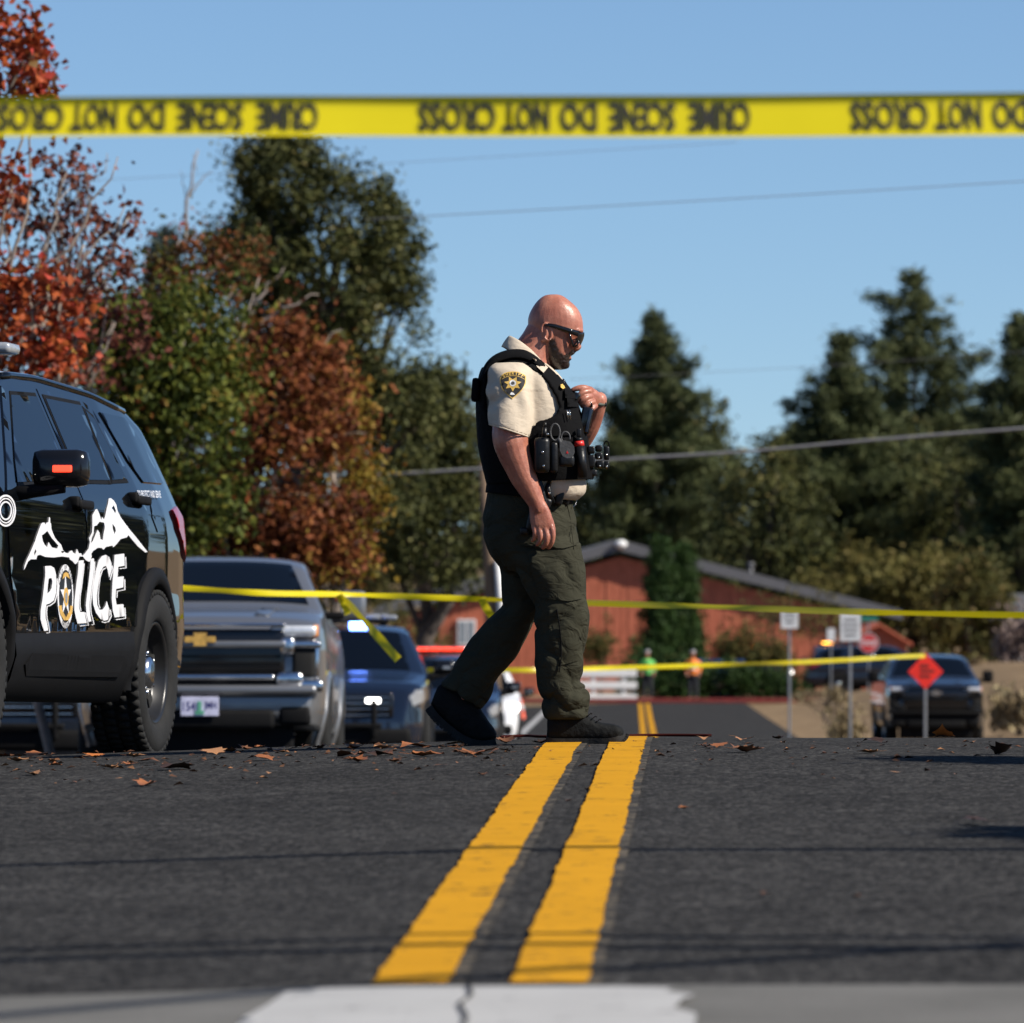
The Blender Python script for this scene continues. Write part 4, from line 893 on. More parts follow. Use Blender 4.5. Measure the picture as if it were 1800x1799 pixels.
# --- pickups
TRK = Shell(top=[(-5.85, 1.30), (-5.84, 1.38), (-5.8, 1.40), (-3.75, 1.42), (-3.72, 1.60), (-3.60, 1.86), (-3.40, 1.905), (-2.6, 1.93), (-2.15, 1.90), (-1.95, 1.85), (-1.22, 1.50), (-1.12, 1.46), (-.7, 1.43), (-.28, 1.36), (-.10, 1.28), (-.04, 1.16), (-.02, .80)],
            bot=[(-5.85, .62), (-5, .5), (-3, .42), (-.6, .42), (-.02, .48)],
            side=[(.3, .93), (.42, .97), (.6, 1.01), (.85, 1.015), (1.1, 1.01), (1.25, .99), (1.42, .95), (1.5, .91), (1.85, .76), (2.0, .70)],
            plan=[(-5.85, .98), (-5.6, 1.0), (-.9, 1.0), (-.4, .985), (-.15, .95), (-.02, .89)],
            edge=lambda x: np.interp(x, [-5.85, -3.8, -3.5, -2.2, -1.6, -1.1, -.02], [.03, .03, .09, .10, .08, .08, .09]))
def pickup(name, label, loc, yaw, pitch, paint, trim, group=None, plate=True, emblem=gold):
    """full-size crew-cab pickup; origin on the ground under the front bumper, x forward"""
    root = thing(name, label, "pickup truck", loc, group); root.rotation_euler = (Matrix.Rotation(yaw, 3, 'Z') @ Matrix.Rotation(-pitch, 3, 'Y')).to_euler(); sh = TRK
    V, Fc = sh.mesh(.03, (-.95, -4.7), .47, .41); part("body", V, Fc, paint, root, True)
    g = Geo(); g.box((-2.9, 0, .60), (5.5, 1.3, .30)); g.box((-2.9, 0, .88), (5.4, 1.7, .40)); g.part("underbody", under, root)
    for sd in (1, -1):
        for xa in (-.95, -4.7):
            V, Fc = arch_trim(sh, xa, .46, .52, .41, .012, sd); part("wheel_arch_trim", V, Fc, plastic if paint is not p_silver else paint, root, True)
            wheel(root, xa, sd * .885, .41, .27, chrome, sd, False, chrome, False)
        V, Fc = sh.patch([[(-2.35, .55), (-1.50, .55), (-1.46, 1.2), (-1.45, 1.44), (-2.02, 1.80), (-2.35, 1.82)]], .006, .08, sd); d = part("door", V, Fc, paint, root, True)
        V, Fc = sh.patch([[(-2.30, 1.46), (-1.55, 1.44), (-2.02, 1.76), (-2.30, 1.78)]], .010, .08, sd); part("window", V, Fc, glass, d, True)
        V, Fc = sh.patch([[(-3.45, .60), (-2.38, .55), (-2.38, 1.82), (-3.30, 1.80), (-3.45, 1.45)]], .006, .08, sd); d = part("door", V, Fc, paint, root, True)
        V, Fc = sh.patch([[(-3.35, 1.47), (-2.44, 1.46), (-2.44, 1.78), (-3.22, 1.76)]], .010, .08, sd); part("window", V, Fc, glass, d, True)
        g = Geo(); g.box((-1.62, sd * 1.19, 1.48), (.12, .22, .26), .05); mr_ = g.part("mirror", trim if trim is not chrome else paint, root, True)
        g = Geo(); g.box((-1.60, sd * 1.03, 1.40), (.08, .18, .06), .02); g.part("mirror_arm", plastic, mr_, True)
        # lamps: upper headlight, C-shaped bright surround with a dark duct
        g = Geo(); g.box((-.09, sd * .75, 1.235), (.20, .38, .085), .03); g.part("headlight", lamp_with_reflection, root, True)
        g = Geo(); g.box((-.06, sd * .925, 1.235), (.12, .05, .10), .02); g.part("marker_lamp", redlens if False else amberlens, root, True)
        g = Geo(); g.box((.0, sd * .70, 1.115), (.10, .12, .14), .03); g.box((-.02, sd * .82, 1.125), (.10, .30, .055), .02); g.box((-.07, sd * .935, 1.0), (.10, .045, .30), .02); g.box((.0, sd * .72, .845), (.12, .22, .12), .04); g.box((-.02, sd * .85, .79), (.12, .28, .10), .03)
        g.part("lamp_surround", trim, root, True)
        g = Geo(); g.box((-.045, sd * .83, .98), (.10, .18, .24), .03); g.part("air_duct", under, root, True)
    V, Fc = sh.toppatch([[(-1.98, -.66), (-1.98, .66), (-1.55, .76), (-1.24, .83), (-1.24, -.83), (-1.55, -.76)]], .008); part("windshield", V, Fc, glass, root, True)
    V, Fc = sh.toppatch([[(-1.05, -.60), (-1.05, -.50), (-.35, -.42), (-.35, -.54)]], .012); part("hood_bulge", V, Fc, paint, root, True)
    V, Fc = sh.toppatch([[(-1.05, .60), (-1.05, .50), (-.35, .42), (-.35, .54)]], .012); part("hood_bulge", V, Fc, paint, root, True)
    g = Geo(); g.box((-.03, 0, 1.02), (.10, 1.36, .46), .03); gr = g.part("grille", gloss_black, root, True)
    for z_, h_, m_ in ((1.285, .025, trim), (1.125, .06, paint), (.862, .045, trim)):
        g = Geo(); g.box((.02, 0, z_), (.08, 1.38 if z_ > 1 else 1.20, h_), .02); g.part("grille_bar", m_, gr, True)
    g = Geo()
    for k in range(3): g.box((.012, 0, .92 + .055 * k), (.03, 1.3, .016), .004)
    g.part("grille_slat", plastic, gr)
    # bow-tie emblem
    bt = [(-.20, -.028), (-.20, .028), (-.075, .028), (-.085, .062), (.085, .062), (.075, .028), (.20, .028), (.20, -.028), (.075, -.028), (.085, -.062), (-.085, -.062), (-.075, -.028)]
    v, f, be = fill2d([bt], .06); a = np.column_stack([np.full(len(v), .085), v[:, 0] * .62, 1.165 + v[:, 1] * .85]); bk = a.copy(); bk[:, 0] -= .03; V, Fc = sheet(a, f, be, bk); part("emblem", V, Fc, emblem, gr, False)
    g = Geo(); g.box((.02, 0, .755), (.20, 1.88, .085), .035); g.box((-.02, 0, .63), (.14, 1.80, .22), .05); bm_ = g.part("front_bumper", paint if trim is chrome else plastic, root, True)
    g = Geo(); g.box((.03, 0, .52), (.12, 1.2, .16), .04); g.box((.0, .76, .55), (.12, .26, .16), .04); g.box((.0, -.76, .55), (.12, .26, .16), .04); g.box((-.12, 0, .38), (.10, 1.5, .34), .03); g.part("lower_valance", plastic, root, True)
    if plate:
        g = Geo(); g.box((.115, 0, .625), (.012, .305, .155), .004); pl = g.part("licence_plate", plate_m, root)
        g = Geo(); g.box((.125, .0, .62), (.006, .03, .09), 0); g.box((.124, 0, .575), (.004, .07, .03), 0); g.part("plate_tree", mat("plate_tree", (.10, .35, .22), .5), pl)
        for s_, yy in (("154", -.085), ("JMH", .085)):
            v, f = text2d(s_, .015, .075, .10); V = np.column_stack([np.full(len(v), .1225), yy + v[:, 0], .625 + v[:, 1]]); part("plate_letters", V, [tuple(t) for t in f], mat("plate_ink", (.04, .04, .16), .5), pl, False)
    return root
X = (352 - CX) / F * 51.0; z = float(ground_z(X, 52)); zb = float(ground_z(X, 55.7))
pickup("pickup_truck", "silver pickup truck facing us right behind the police SUV", (X, 51.0, z), math.radians(-90), math.atan2(z - zb, 3.75), p_silver, chrome, "pickup trucks")
X = (1645 - CX) / F * 130.0; z = HC - (1318 - HY) / F * 130
pickup("pickup_truck", "dark pickup truck facing us behind the orange diamond sign", (X, 130.0, z), math.radians(-90), .01, p_char, plastic, "pickup trucks", False, chrome)
# ------------------------------------------------------------------ the walking officer (profile, facing right)
KO = 445.0; OX = 960; OZ = 1306; OY = 25.0
ox, oz = (OX - CX) / F * OY, HC - (OZ - HY) / F * OY
off_root = thing("person", "officer in tan shirt, black vest and green trousers walking across the centre line", "person", (ox, OY, oz))
def q3(px, py, y=0.0): return np.array([(px - OX) / KO, y, (OZ - py) / KO])
def sideloft(sl, sub=4, n=28, pw=2.3):
    """slices (back x, back y, front x, front y in photo px; half depth m; centre depth m) lofted into a closed solid"""
    A = catmull([s[:6] for s in sl], sub); t = np.linspace(0, 2 * np.pi, n, endpoint=False); R = []
    for bx, by, fx, fy, hw, yc in A:
        b = q3(bx, by); f = q3(fx, fy); c = (b + f) / 2; u = (f - b) / 2
        R.append(c + np.sign(np.cos(t))[:, None] * (np.abs(np.cos(t)) ** (2 / pw))[:, None] * u + np.stack([0 * t, yc + hw * np.sign(np.sin(t)) * np.abs(np.sin(t)) ** (2 / pw), 0 * t], 1))
    return rings_mesh(np.array(R))
def chain(pts, sub=4, n=14, flat=1.0):
    """tapered tube through (px, py, depth, radius m)"""
    A = catmull([(*q3(p[0], p[1], p[2]), p[3]) for p in pts], sub); g = Geo(); g.tube(A[:, :3], A[:, 3], n); g.ell(A[0, :3], [A[0, 3]] * 3, n=12, m=8); g.ell(A[-1, :3], [A[-1, 3]] * 3, n=12, m=8); return g.arrays()
def merge(*L):
    g = Geo()
    for V, Fc in L: g.add(V, Fc)
    return g.arrays()

def skin_material(name, beard=False):
    m = bpy.data.materials.new(name); m.use_nodes = True; n = m.node_tree.nodes; l = m.node_tree.links; b = n["Principled BSDF"]
    tc = n.new("ShaderNodeTexCoord"); a = n.new("ShaderNodeTexNoise"); a.inputs["Scale"].default_value = 14; a.inputs["Detail"].default_value = 6
    c = n.new("ShaderNodeTexNoise"); c.inputs["Scale"].default_value = 150; c.inputs["Detail"].default_value = 3
    for q in (a, c): l.new(tc.outputs["Object"], q.inputs["Vector"])
    m1 = n.new("ShaderNodeMix"); m1.data_type = 'RGBA'; m1.inputs[6].default_value = (.27, .088, .056, 1); m1.inputs[7].default_value = (.41, .170, .112, 1)
    r = n.new("ShaderNodeMapRange"); r.inputs["From Min"].default_value = .3; r.inputs["From Max"].default_value = .7; l.new(a.outputs["Fac"], r.inputs["Value"]); l.new(r.outputs[0], m1.inputs[0])
    at = n.new("ShaderNodeAttribute"); at.attribute_name = "beard"
    d = n.new("ShaderNodeTexNoise"); d.inputs["Scale"].default_value = 420; d.inputs["Detail"].default_value = 2; l.new(tc.outputs["Object"], d.inputs["Vector"])
    ad = n.new("ShaderNodeMath"); ad.operation = 'MULTIPLY_ADD'; ad.inputs[1].default_value = .9; l.new(d.outputs["Fac"], ad.inputs[0]); sb = n.new("ShaderNodeMath"); sb.operation = 'SUBTRACT'; sb.inputs[1].default_value = .75; l.new(at.outputs["Fac"], sb.inputs[0]); l.new(sb.outputs[0], ad.inputs[2])
    r2 = n.new("ShaderNodeMapRange"); r2.inputs["From Min"].default_value = .0; r2.inputs["From Max"].default_value = .30; l.new(ad.outputs[0], r2.inputs["Value"])
    m2 = n.new("ShaderNodeMix"); m2.data_type = 'RGBA'; m2.inputs[7].default_value = (.022, .013, .010, 1); l.new(r2.outputs[0], m2.inputs[0]); l.new(m2.outputs[2], b.inputs["Base Color"])
    b.inputs["Roughness"].default_value = .33; b.inputs["Specular IOR Level"].default_value = .5; b.inputs["Subsurface Weight"].default_value = .12; b.inputs["Subsurface Radius"].default_value = (1, .35, .2); b.inputs["Subsurface Scale"].default_value = .006
    bp = n.new("ShaderNodeBump"); bp.inputs["Strength"].default_value = .28; bp.inputs["Distance"].default_value = .003; l.new(c.outputs["Fac"], bp.inputs["Height"]); l.new(bp.outputs[0], b.inputs["Normal"])
    mo = n.new("ShaderNodeTexNoise"); mo.inputs["Scale"].default_value = 70; mo.inputs["Detail"].default_value = 5; l.new(tc.outputs["Object"], mo.inputs["Vector"])
    r3 = n.new("ShaderNodeMapRange"); r3.inputs["From Min"].default_value = .3; r3.inputs["From Max"].default_value = .7; r3.inputs["To Min"].default_value = .87; r3.inputs["To Max"].default_value = 1.12; l.new(mo.outputs["Fac"], r3.inputs["Value"])
    m3 = n.new("ShaderNodeMix"); m3.data_type = 'RGBA'; m3.blend_type = 'MULTIPLY'; m3.inputs[0].default_value = 1; l.new(m1.outputs[2], m3.inputs[6]); l.new(r3.outputs[0], m3.inputs[7]); l.new(m3.outputs[2], m2.inputs[6])
    r4 = n.new("ShaderNodeMapRange"); r4.inputs["To Min"].default_value = .28; r4.inputs["To Max"].default_value = .48; l.new(mo.outputs["Fac"], r4.inputs["Value"]); l.new(r4.outputs[0], b.inputs["Roughness"])
    return m
skin = skin_material("skin")
def cloth(name, col, rough=.85, var=.14, weave=420, wr=.35, col2=None, spec=.05):
    m = mat(name, col, rough, var=var, vscale=9, bump=wr, bscale=26, col2=col2, spec=spec, stretch=(1, 1, 1.6)); n = m.node_tree.nodes; l = m.node_tree.links
    bn = next(q for q in n if q.type == 'BUMP'); bn.inputs["Distance"].default_value = .02; hz = bn.inputs["Height"].links[0].from_node; hz.inputs["Scale"].default_value = 13; hz.inputs["Distortion"].default_value = 1.2; hz.inputs["Detail"].default_value = 2.5
    wv = n.new("ShaderNodeTexNoise"); wv.inputs["Scale"].default_value = weave; wv.inputs["Detail"].default_value = 2; l.new(n["Texture Coordinate"].outputs["Object"], wv.inputs["Vector"])
    b2 = n.new("ShaderNodeBump"); b2.inputs["Strength"].default_value = .3; b2.inputs["Distance"].default_value = .002; l.new(wv.outputs["Fac"], b2.inputs["Height"]); l.new(bn.outputs[0], b2.inputs["Normal"]); l.new(b2.outputs[0], n["Principled BSDF"].inputs["Normal"]); return m
tan = cloth("tan_shirt_cloth", (.47, .40, .315), wr=.25, var=.07)
olive = cloth("olive_trouser_cloth", (.031, .0305, .021), wr=.75, var=.12)
nylon = cloth("black_nylon", (.0055, .0055, .006), .85, wr=.3, spec=.05)
leather = mat("black_leather", (.006, .006, .0065), .38, var=.2, bump=.15, bscale=60, spec=.28)
boot_m = mat("boot_cloth", (.0065, .007, .0072), .75, spec=.12, var=.3, vscale=25, bump=.4, bscale=70)
sole_m = mat("boot_sole", (.020, .020, .020), .85, spec=.12, var=.25, vscale=20, bump=.3, bscale=50)
snap = mat("bright_snap", (.7, .68, .62), .15, 1.0, var=0)
kit_grey = mat("grey_kit_case", (.055, .055, .057), .7, var=.2, vscale=40, bump=.2, bscale=80)
red_band = mat("red_band", (.5, .02, .015), .4, var=.1)
gold_thread = mat("gold_thread", (.52, .33, .07), .55, var=.25, vscale=90)
silver_thread = mat("silver_thread", (.6, .6, .6), .5, var=.3, vscale=120)
patch_black = mat("patch_black", (.008, .008, .009), .8, var=.1)

# --- body: one continuous skin surface (head, neck, trunk, both arms with hands, legs inside the clothes)
skull = sideloft([(967,518,981,518,.018,0),(957,520,990,521,.042,0),(947,527,1001,529,.060,0),(938,538,1013,540,.073,0),(931,551,1020,551,.080,0),(928,563,1024,563,.083,0),(929,575,1025,577,.083,0),(932,585,1024,586,.080,0),(938,596,1016,595,.076,0),(945,606,1012,605,.074,0),(951,616,1009,615,.071,0),(956,626,1005,624,.067,0),(961,635,1001,633,.061,0),(966,643,999,640,.052,0),(974,649,996,646,.036,0),(980,650,990,649,.02,0)], 4, 32, 2.25)
brow = Geo(); brow.ell(q3(1016, 582, 0), (.022, .062, .014)); brow.ell(q3(1012, 606, -.048), (.016, .022, .017)); brow.ell(q3(1012, 606, .048), (.016, .022, .017))
nose = sideloft([(1010,586,1021,588,.009,0),(1008,596,1021,597,.012,0),(1006,605,1021.5,605,.015,0),(1005,611,1022,611,.020,0),(1005,615,1018,616,.019,0),(1006,618,1012,619,.008,0)], 4, 18, 2.0)
mouth = Geo(); mouth.ell(q3(1004, 621, 0), (.014, .030, .0085)); mouth.ell(q3(1000, 630, 0), (.011, .024, .008)); mouth.ell(q3(993, 641, 0), (.018, .034, .018))
neck = sideloft([(927,572,985,590,.068,0),(919,586,976,606,.072,0),(907,602,970,624,.078,0),(893,622,968,640,.088,0),(880,645,972,660,.10,0)], 4, 26, 2.2)
trunkcore = sideloft([(885,640,968,645,.11,0),(862,660,985,665,.19,0),(855,700,1000,705,.20,0),(858,760,1008,762,.19,0),(866,830,1014,832,.19,0),(866,880,1000,884,.17,0),(870,940,1000,945,.17,0),(890,985,1000,990,.15,0)], 3, 24)
def ear(y, s):
    g = Geo(); c = np.array([961, 585.0]); pts = []
    for t in np.radians(np.linspace(-150, 175, 22)):
        # tilted oval rim, wide at the top, narrowing to the lobe
        rx_, ry_ = 8.2, 15.5; a = math.radians(-14); ex = rx_ * math.cos(t) * (1 - .18 * (math.sin(t) < 0) * abs(math.sin(t))); ey = ry_ * math.sin(t)
        pts.append(q3(c[0] + ex * math.cos(a) + ey * math.sin(a), c[1] - (ey * math.cos(a) - ex * math.sin(a)), y + s * .010 * (1 if math.cos(t) < .4 else .2)))
    g.tube(pts, .0042, 8); g.ell(q3(959.5, 587, y - s * .004), (.016, .008, .030)); g.ell(q3(956.5, 599, y + s * .002), (.010, .007, .010)); g.tube([q3(957, 577, y), q3(961, 582, y + s * .005), q3(960, 592, y + s * .004)], .0036, 8); return g.arrays()
# right arm (near), hanging, hand half closed
ra = chain([(892,676,-.200,.060),(895,705,-.222,.062),(896,740,-.252,.066),(897,772,-.270,.071),(904,800,-.275,.064),(911,818,-.276,.058),(919,838,-.276,.053),(931,862,-.277,.044),(942,884,-.278,.034),(946,895,-.278,.032)], 4, 18)
palm_r = sideloft([(929,889,958,883,.026,-.279),(930,900,965,896,.023,-.280),(931,914,971,913,.021,-.280),(933,926,974,929,.019,-.279),(936,934,972,938,.014,-.276)], 4, 18, 2.6)
fr = [chain([(968,926,-.285,.0125),(971,940,-.288,.0115),(969,953,-.282,.0105),(964,962,-.268,.0095)], 4, 10), chain([(958,930,-.287,.0125),(961,944,-.291,.0115),(959,956,-.284,.0105),(954,962,-.268,.0095)], 4, 10),
      chain([(947,929,-.286,.012),(950,942,-.290,.011),(948,952,-.283,.010),(944,957,-.268,.009)], 4, 10), chain([(938,925,-.283,.011),(940,937,-.286,.010),(939,946,-.279,.009),(936,950,-.266,.008)], 4, 10),
      chain([(958,900,-.268,.016),(967,918,-.256,.0135),(971,934,-.247,.0115),(970,946,-.242,.009)], 4, 10)]
# left arm (far), forearm raised, fingers closed on the microphone at the chest
la = chain([(898,680,.200,.062),(915,730,.245,.066),(950,775,.270,.066),(985,790,.255,.058),(1012,775,.20,.056),(1032,750,.15,.050),(1045,726,.115,.040),(1052,708,.09,.033),(1054,702,.085,.031)], 4, 18)
palm_l = sideloft([(1046,722,1060,697,.026,.075),(1041,722,1052,688,.030,.060),(1036,719,1041,681,.030,.045),(1031,712,1032,682,.026,.035)], 4, 18, 2.4)
fl = [chain([(1036,688,.012,.0125),(1026,690,-.006,.0120),(1017,697,-.006,.0115),(1019,706,.022,.0100)], 4, 10), chain([(1038,697,.014,.0125),(1029,700,-.008,.0120),(1021,707,-.006,.0115),(1024,714,.024,.0100)], 4, 10),
      chain([(1043,706,.018,.0120),(1035,710,-.004,.0115),(1028,716,.000,.0110),(1031,721,.026,.0095)], 4, 10), chain([(1047,714,.026,.0110),(1041,719,.006,.0105),(1035,725,.010,.0100),(1038,728,.030,.0085)], 4, 10),
      chain([(1038,686,.030,.0150),(1026,682,.014,.0130),(1015,683,.006,.0115),(1007,686,.006,.0100)], 4, 10)]
legs = [chain([(945,960,-.10,.085),(985,1085,-.11,.062),(985,1180,-.11,.055),(992,1270,-.11,.042)], 4, 14), chain([(915,960,.10,.085),(908,1085,.10,.062),(850,1170,.10,.052),(805,1240,.10,.042)], 4, 14)]
bv, bf = merge(skull, brow.arrays(), nose, mouth.arrays(), neck, trunkcore, ear(-.078, -1), ear(.078, 1), ra, palm_r, *fr, la, palm_l, *fl, *legs)
me, co = remesh(bv, bf, .0032, 2, .5)
def noise3(p, s, o=0.0): return noise.noise((p[0] * s + o, p[1] * s, p[2] * s))
pxs = co[:, 0] * KO + OX; pys = OZ - co[:, 2] * KO
bp_ = np.array([(966,598),(975,596),(979,608),(984,620),(991,626),(999,623),(1006,616),(1013,619),(1007,624),(1004,634),(1002,648),(985,654),(972,650),(964,632),(964,610)], float)
samp = np.stack([pxs, pys], 1); bd_ = inside([bp_], samp).astype(float)
seg = np.full(len(samp), 1e9); near = (pys < 665) & (pxs > 940)
for a, b2 in zip(bp_, np.roll(bp_, -1, 0)):
    d = b2 - a; t = np.clip(((samp[near] - a) @ d) / (d @ d), 0, 1); seg[near] = np.minimum(seg[near], np.linalg.norm(samp[near] - (a + t[:, None] * d), axis=1))
w = np.where(bd_ > 0, .5 + np.clip(seg / 14, 0, .5), .5 - np.clip(seg / 10, 0, .5)); w[~near] = 0
w = np.where(bd_ > 0, w + .18 * (pys > 628) + .2 * (pxs > 985) * (pys > 614), w)
lip = (np.hypot(pxs - 1004, (pys - 628.5) * 1.6) < 5) & (np.abs(co[:, 1]) < .03); w[lip] = .25
nrm_ = vnormals(me); co2 = co + nrm_ * (np.clip(w - .45, 0, 1) * .004)[:, None] * np.array([.6 + .8 * noise3(p, 130) for p in co])[:, None]
set_co(me, co2); at = me.attributes.new("beard", 'FLOAT', 'POINT'); at.data.foreach_set("value", w.astype(np.float32))
me.materials.append(skin); link("body", me, None, off_root)

# --- trousers
pel = sideloft([(860,846,1003,866,.180,0),(856,864,1006,882,.188,0),(852,895,1009,900,.195,0),(850,923,1012,926,.20,0),(852,950,1017,952,.20,0),(860,972,1021,972,.195,0),(876,992,1023,992,.185,0),(890,1006,1020,1010,.16,0)], 4, 32)
legR = sideloft([(880,960,1020,955,.118,-.085),(892,990,1023,985,.118,-.092),(915,1020,1027,1018,.112,-.10),(932,1050,1031,1050,.106,-.105),(941,1079,1036,1079,.100,-.11),(942,1107,1033,1107,.096,-.112),(942,1140,1027,1140,.094,-.112),(942,1173,1023,1173,.090,-.112),(946,1197,1017,1197,.086,-.112),(951,1214,1028,1206,.088,-.112),(955,1238,1031,1234,.085,-.112),(957,1256,1032,1252,.080,-.112),(962,1263,1034,1260,.074,-.112)], 4, 30)
legL = sideloft([(862,968,990,960,.115,.085),(877,995,985,990,.112,.09),(881,1030,972,1035,.105,.095),(882,1058,960,1062,.10,.10),(877,1074,944,1087,.096,.10),(846,1104,930,1115,.094,.10),(817,1138,905,1160,.090,.10),(797,1180,874,1198,.086,.10),(785,1196,858,1228,.084,.10),(776,1204,845,1247,.078,.10)], 4, 30)
tv, tf = merge(pel, legR, legL); tme, tco = remesh(tv, tf, .0055, 5, .5)
def crease(x):
    """rounded ridges with narrow valleys"""
    return 1 - 2 * abs(math.sin(x / 2)) ** .7 if True else 0
def folds(p):
    """cloth folds: bunching at the cuff, drag lines at knee and crotch, soft long folds elsewhere"""
    px, py = p[0] * KO + OX, OZ - p[2] * KO; n1 = noise3(p, 9); n2 = noise3(p, 22, 5); v = 0.004 * n1 + .0022 * n2
    if p[1] < .0:                                           # near leg
        c = math.exp(-((py - 1222) / 36) ** 2); v -= c * .013 * crease((py - .35 * px) / 7.5 + 3.2 * n1 + 1.5 * n2)
        k = math.exp(-((py - 1085) / 28) ** 2) * min(1, max(0, (1040 - px) / 60)); v -= k * .010 * crease((py * .85 + px * .45) / 7.5 + 3 * n1)
        h = math.exp(-((py - 1000) / 40) ** 2); v -= h * .0095 * crease((py * .8 - px * .75) / 10 + 2.4 * n1)
        s_ = math.exp(-((py - 1150) / 40) ** 2); v -= s_ * .0065 * crease((py * .5 - px) / 9 + 3 * n1)
        w = math.exp(-((py - 920) / 26) ** 2); v -= w * .005 * crease((py + px * .25) / 7 + 2 * n1)
    else:
        c = math.exp(-((py - 1200) / 40) ** 2); v -= c * .008 * crease((py + px) / 10 + 2.2 * n1)
        k = math.exp(-((py - 1080) / 30) ** 2); v -= k * .006 * crease((py + px * .4) / 9 + 2 * n1)
    return v
nn = vnormals(tme); set_co(tme, tco + nn * np.array([folds(p) for p in tco])[:, None]); tme.materials.append(olive); trous = link("trousers", tme, None, off_root)
def bvh_of(me):
    return BVHTree.FromPolygons([v.co[:] for v in me.vertices], [p.vertices[:] for p in me.polygons])
T_bvh = bvh_of(tme)
def proj_patch(name, bvh, loops, off, m, parent, h=6, thick=.004, smooth=True, yfall=-.2, label=None):
    """thin patch laid on the near side of a garment: photo-pixel outline dropped onto its surface"""
    v, f, be = fill2d(loops, h); A = []; last = yfall
    for x, y in v:
        o = q3(x, y, -1.0); hit = bvh.ray_cast(Vector(o), Vector((0, 1, 0)))
        if hit[0] is not None: last = hit[0][1]; nr = hit[1]
        A.append((o[0], last - off, o[2]))
    A = np.array(A); bk = A + [0, thick + off, 0]; V, Fc = sheet(A, f, be, bk); p = V[list(Fc[0])]
    if np.cross(p[1] - p[0], p[2] - p[0])[1] > 0: Fc = [tuple(q[::-1]) for q in Fc]
    return part(name, V, Fc, m, parent, smooth, label=label)
proj_patch("cargo_pocket", T_bvh, [[(926,968),(1008,966),(1018,1000),(1022,1052),(1000,1056),(948,1050),(938,1015)]], .007, olive, trous, 7)
proj_patch("pocket_flap", T_bvh, [[(912,938),(960,940),(1012,946),(1013,958),(990,964),(940,962),(914,958)]], .011, olive, trous, 6)
proj_patch("knee_panel", T_bvh, [[(962,1072),(1020,1070),(1024,1100),(1016,1160),(984,1168),(966,1120)]], .004, olive, trous, 6)
g = Geo(); zp = [q3(x, y, 0) for x, y in ((978,1070),(984,1110),(986,1150),(982,1180))]
for p in zp:
    hit = T_bvh.ray_cast(Vector((p[0], -1, p[2])), Vector((0, 1, 0)))[0]; p[1] = (hit[1] if hit else -.2) - .006
g.tube(catmull(zp, 5), .0028, 6); g.part("zip", nylon, trous, True)
g = Geo(); zp = [q3(x, y, 0) for x, y in ((1000,880),(1006,905),(1009,925),(1013,960),(1018,1000),(1022,1035))]
for p in zp:
    hit = T_bvh.ray_cast(Vector((p[0] - .012, -1, p[2])), Vector((0, 1, 0)))[0]; p[0] -= .012; p[1] = (hit[1] if hit else -.1) - .002
g.tube(catmull(zp, 5), .002, 6); g.part("seam", olive, trous, True)

# --- boots
def boot(sl, sole, yc, nm):
    V, Fc = sideloft([(a[0], a[1], b[0], b[1], w, yc) for a, b, w in sl], 4, 22, 2.6); V2, F2 = remesh(V, Fc, .006, 3)
    p2 = F2 + vnormals(V2) * np.array([.0014 * noise3(p, 45) + .0009 * noise3(p, 90, 4) for p in F2])[:, None]; set_co(V2, p2); V2.materials.append(boot_m); bo = link(nm, V2, None, off_root)
    # lugged sole following the welt line
    A = catmull([(*q3(x, y), w) for x, y, w in sole], 6); g = Geo(); R = []
    d = np.gradient(A[:, :3], axis=0); d /= np.linalg.norm(d, axis=1)[:, None]; up = np.stack([-d[:, 2], 0 * d[:, 0], d[:, 0]], 1)
    for p, u, in zip(A, up):
        c = p[:3] + [0, yc, 0]; w = p[3]; R.append([c + u * .013 + [0, -w, 0], c + u * .013 + [0, w, 0], c - u * .013 + [0, w * .94, 0], c - u * .013 + [0, -w * .94, 0]])
    g.add(*rings_mesh(np.array(R))); s = g.part("sole", sole_m, bo, False)
    for k in range(2, len(A) - 2, 2):
        for sd in (-1, 1):
            g = Geo(); c = A[k, :3] + np.array([0, yc + sd * A[k, 3] * .8, 0]) - up[k] * .015; ang = math.atan2(d[k, 2], d[k, 0]); g.box(c, (.016, A[k, 3] * .44, .012), .003, Matrix.Rotation(-ang, 3, 'Y')); g.part("sole_lug", sole_m, s)
    return bo
bR = boot([((962,1256),(961,1300),.036),((970,1250),(969,1302),.044),((990,1246),(988,1304),.047),((1012,1246),(1010,1304),.047),((1030,1254),(1030,1304),.046),((1045,1265),(1047,1304),.047),((1062,1270),(1063,1304),.050),((1080,1272),(1080,1303),.050),((1091,1277),(1090,1300),.042),((1096,1284),(1095,1295),.025)],
         [(959,1299,.036),(975,1302,.046),(1000,1302,.045),(1030,1302,.044),(1060,1302,.052),(1082,1299,.052),(1093,1293,.038),(1096,1288,.02)], -.112, "boot")
bL = boot([((770,1206),(756,1240),.036),((786,1200),(768,1258),.044),((806,1206),(782,1272),.047),((832,1226),(800,1286),.047),((846,1248),(818,1299),.047),((856,1266),(834,1305),.049),((864,1276),(848,1306),.049),((870,1284),(860,1306),.044),((874,1292),(870,1304),.026)],
         [(754,1244,.036),(764,1258,.045),(780,1274,.045),(800,1290,.044),(820,1302,.050),(840,1308,.052),(858,1308,.046),(872,1305,.026)], .10, "boot")
g = Geo()
for i in range(4):
    a = q3(1024 + 8 * i, 1252 + 5 * i, -.150); b2 = q3(1032 + 8 * i, 1249 + 5.2 * i, -.075); g.tube([a, (a + b2) / 2 + [0.004, 0, .006], b2], .0026, 6)
g.part("laces", nylon, bR, True)
